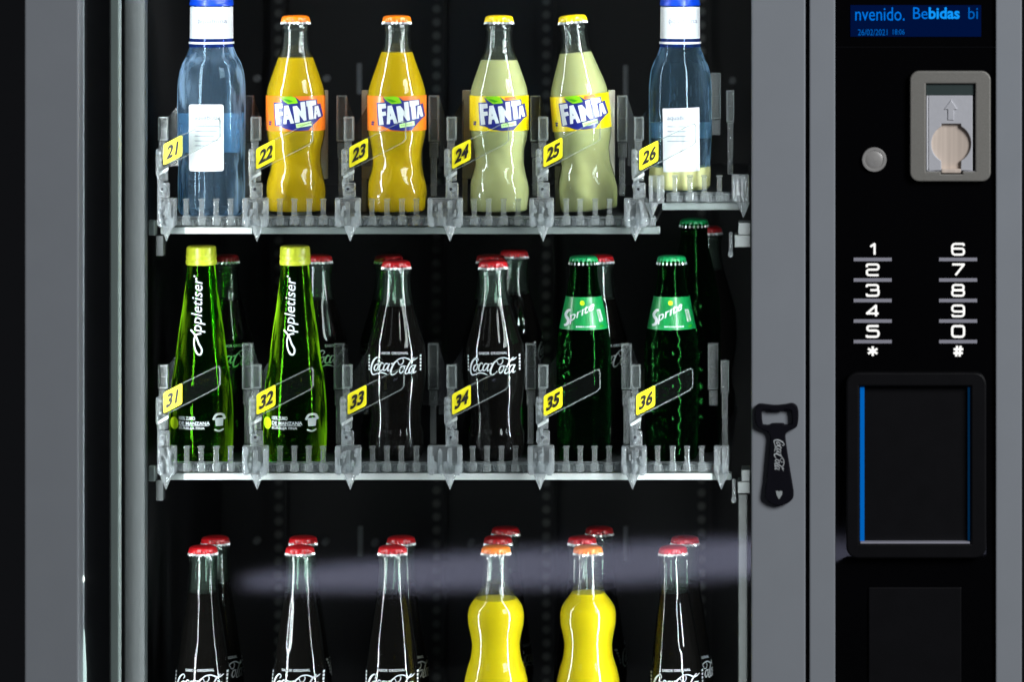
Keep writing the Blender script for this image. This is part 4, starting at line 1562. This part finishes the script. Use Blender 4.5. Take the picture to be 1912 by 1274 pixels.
# card reader: raised rounded surround, recess with blue light lines
b = B()
plate(b, [round_rect(1580, 696, 1842, 1044, 22), [(1605, 722), (1813, 722), (1813, 1016), (1605, 1016)]], YP - 0.009, 0.010, bevel=0.0016)
reader = vpart('card_reader', b, 'panel_matte')
b = B()
pbox(b, 1603, 720, 1815, 1018, YP - 0.0015, 0.0012)
vpart('reader_window', b, 'panel_matte', reader)
b = B()
pbox(b, 1606, 724, 1614, 1012, YP - 0.0035, 0.0018)
vpart('light_line', b, 'blue_line', reader)
b = B()
pbox(b, 1807, 724, 1811, 1010, YP - 0.0035, 0.0018)
vpart('light_line', b, 'blue_dim', reader)
b = B()
pbox(b, 1606, 1013, 1811, 1016.5, YP - 0.0100, 0.010, bevel=0.0008)
vpart('lower_sill', b, 'keyline', reader)
# flap below
b = B()
pbox(b, 1622, 1098, 1795, U, YP - 0.002, 0.004, bevel=0.0008)
vpart('lower_flap', b, 'panel_matte')

# ------------------------------------------------------------------ bottle opener on the door frame
op = thing('bottle_opener', 'black bottle opener with white script, stuck upright on the grey door frame', 'bottle opener', Q(1454, 940, YF - 0.004))
oc = lambda p: (1390 + p[0] / 5.54, 730 + p[1] / 5.54)
outer = [(110, 190), (125, 155), (160, 135), (230, 142), (330, 150), (430, 140), (490, 130), (535, 150), (555, 190), (560, 260), (552, 345), (530, 385),
         (470, 415), (435, 440), (425, 480), (440, 600), (470, 800), (500, 980), (510, 1060), (500, 1120), (450, 1165), (380, 1190), (330, 1190),
         (265, 1165), (215, 1120), (208, 1050), (225, 930), (245, 700), (262, 520), (262, 470), (240, 430), (180, 405), (130, 370), (112, 320), (105, 250)]
inner = [(180, 225), (195, 203), (255, 200), (280, 212), (390, 212), (415, 198), (470, 203), (485, 225), (490, 330), (475, 350), (420, 352), (395, 338), (285, 340), (260, 355), (205, 352), (188, 335)]


def close_smooth(pts, n=4):
    out = []
    N = len(pts)
    for i in range(N):
        p0, p1, p2, p3 = pts[i - 1], pts[i], pts[(i + 1) % N], pts[(i + 2) % N]
        for k in range(n):
            t = k / n
            out.append(tuple(0.5 * (2 * p1[d] + (p2[d] - p0[d]) * t + (2 * p0[d] - 5 * p1[d] + 4 * p2[d] - p3[d]) * t * t
                                    + (3 * p1[d] - p0[d] - 3 * p2[d] + p3[d]) * t ** 3) for d in (0, 1)))
    return out


b = B()
plate(b, [[oc(p) for p in close_smooth(outer)], [oc(p) for p in close_smooth(inner, 3)]], YF - 0.0055, 0.005, bevel=0.0011)
bmesh.ops.transform(b, matrix=Matrix.Translation(-op.location), verts=b.verts)
obj('opener_body', b, 'opener', op)
fl = Flat()
script_logo(fl, 0, wide=0.95)
fl.map(lambda p: (1445 + (860 - p[1]) / 515 * 19, 822 + (p[0] - 270) / 1370 * 58))
flat_obj('lettering', fl, ['white'], op, lambda u, v: Q(u, v, YF - 0.0060) - op.location)
fl = Flat()
fl.poly([oc(p) for p in ((325, 1040), (345, 1035), (358, 1045), (372, 1035), (392, 1042), (390, 1075), (358, 1125), (335, 1085))])
flat_obj('heart_mark', fl, ['silver_print'], op, lambda u, v: Q(u, v, YF - 0.0060) - op.location)
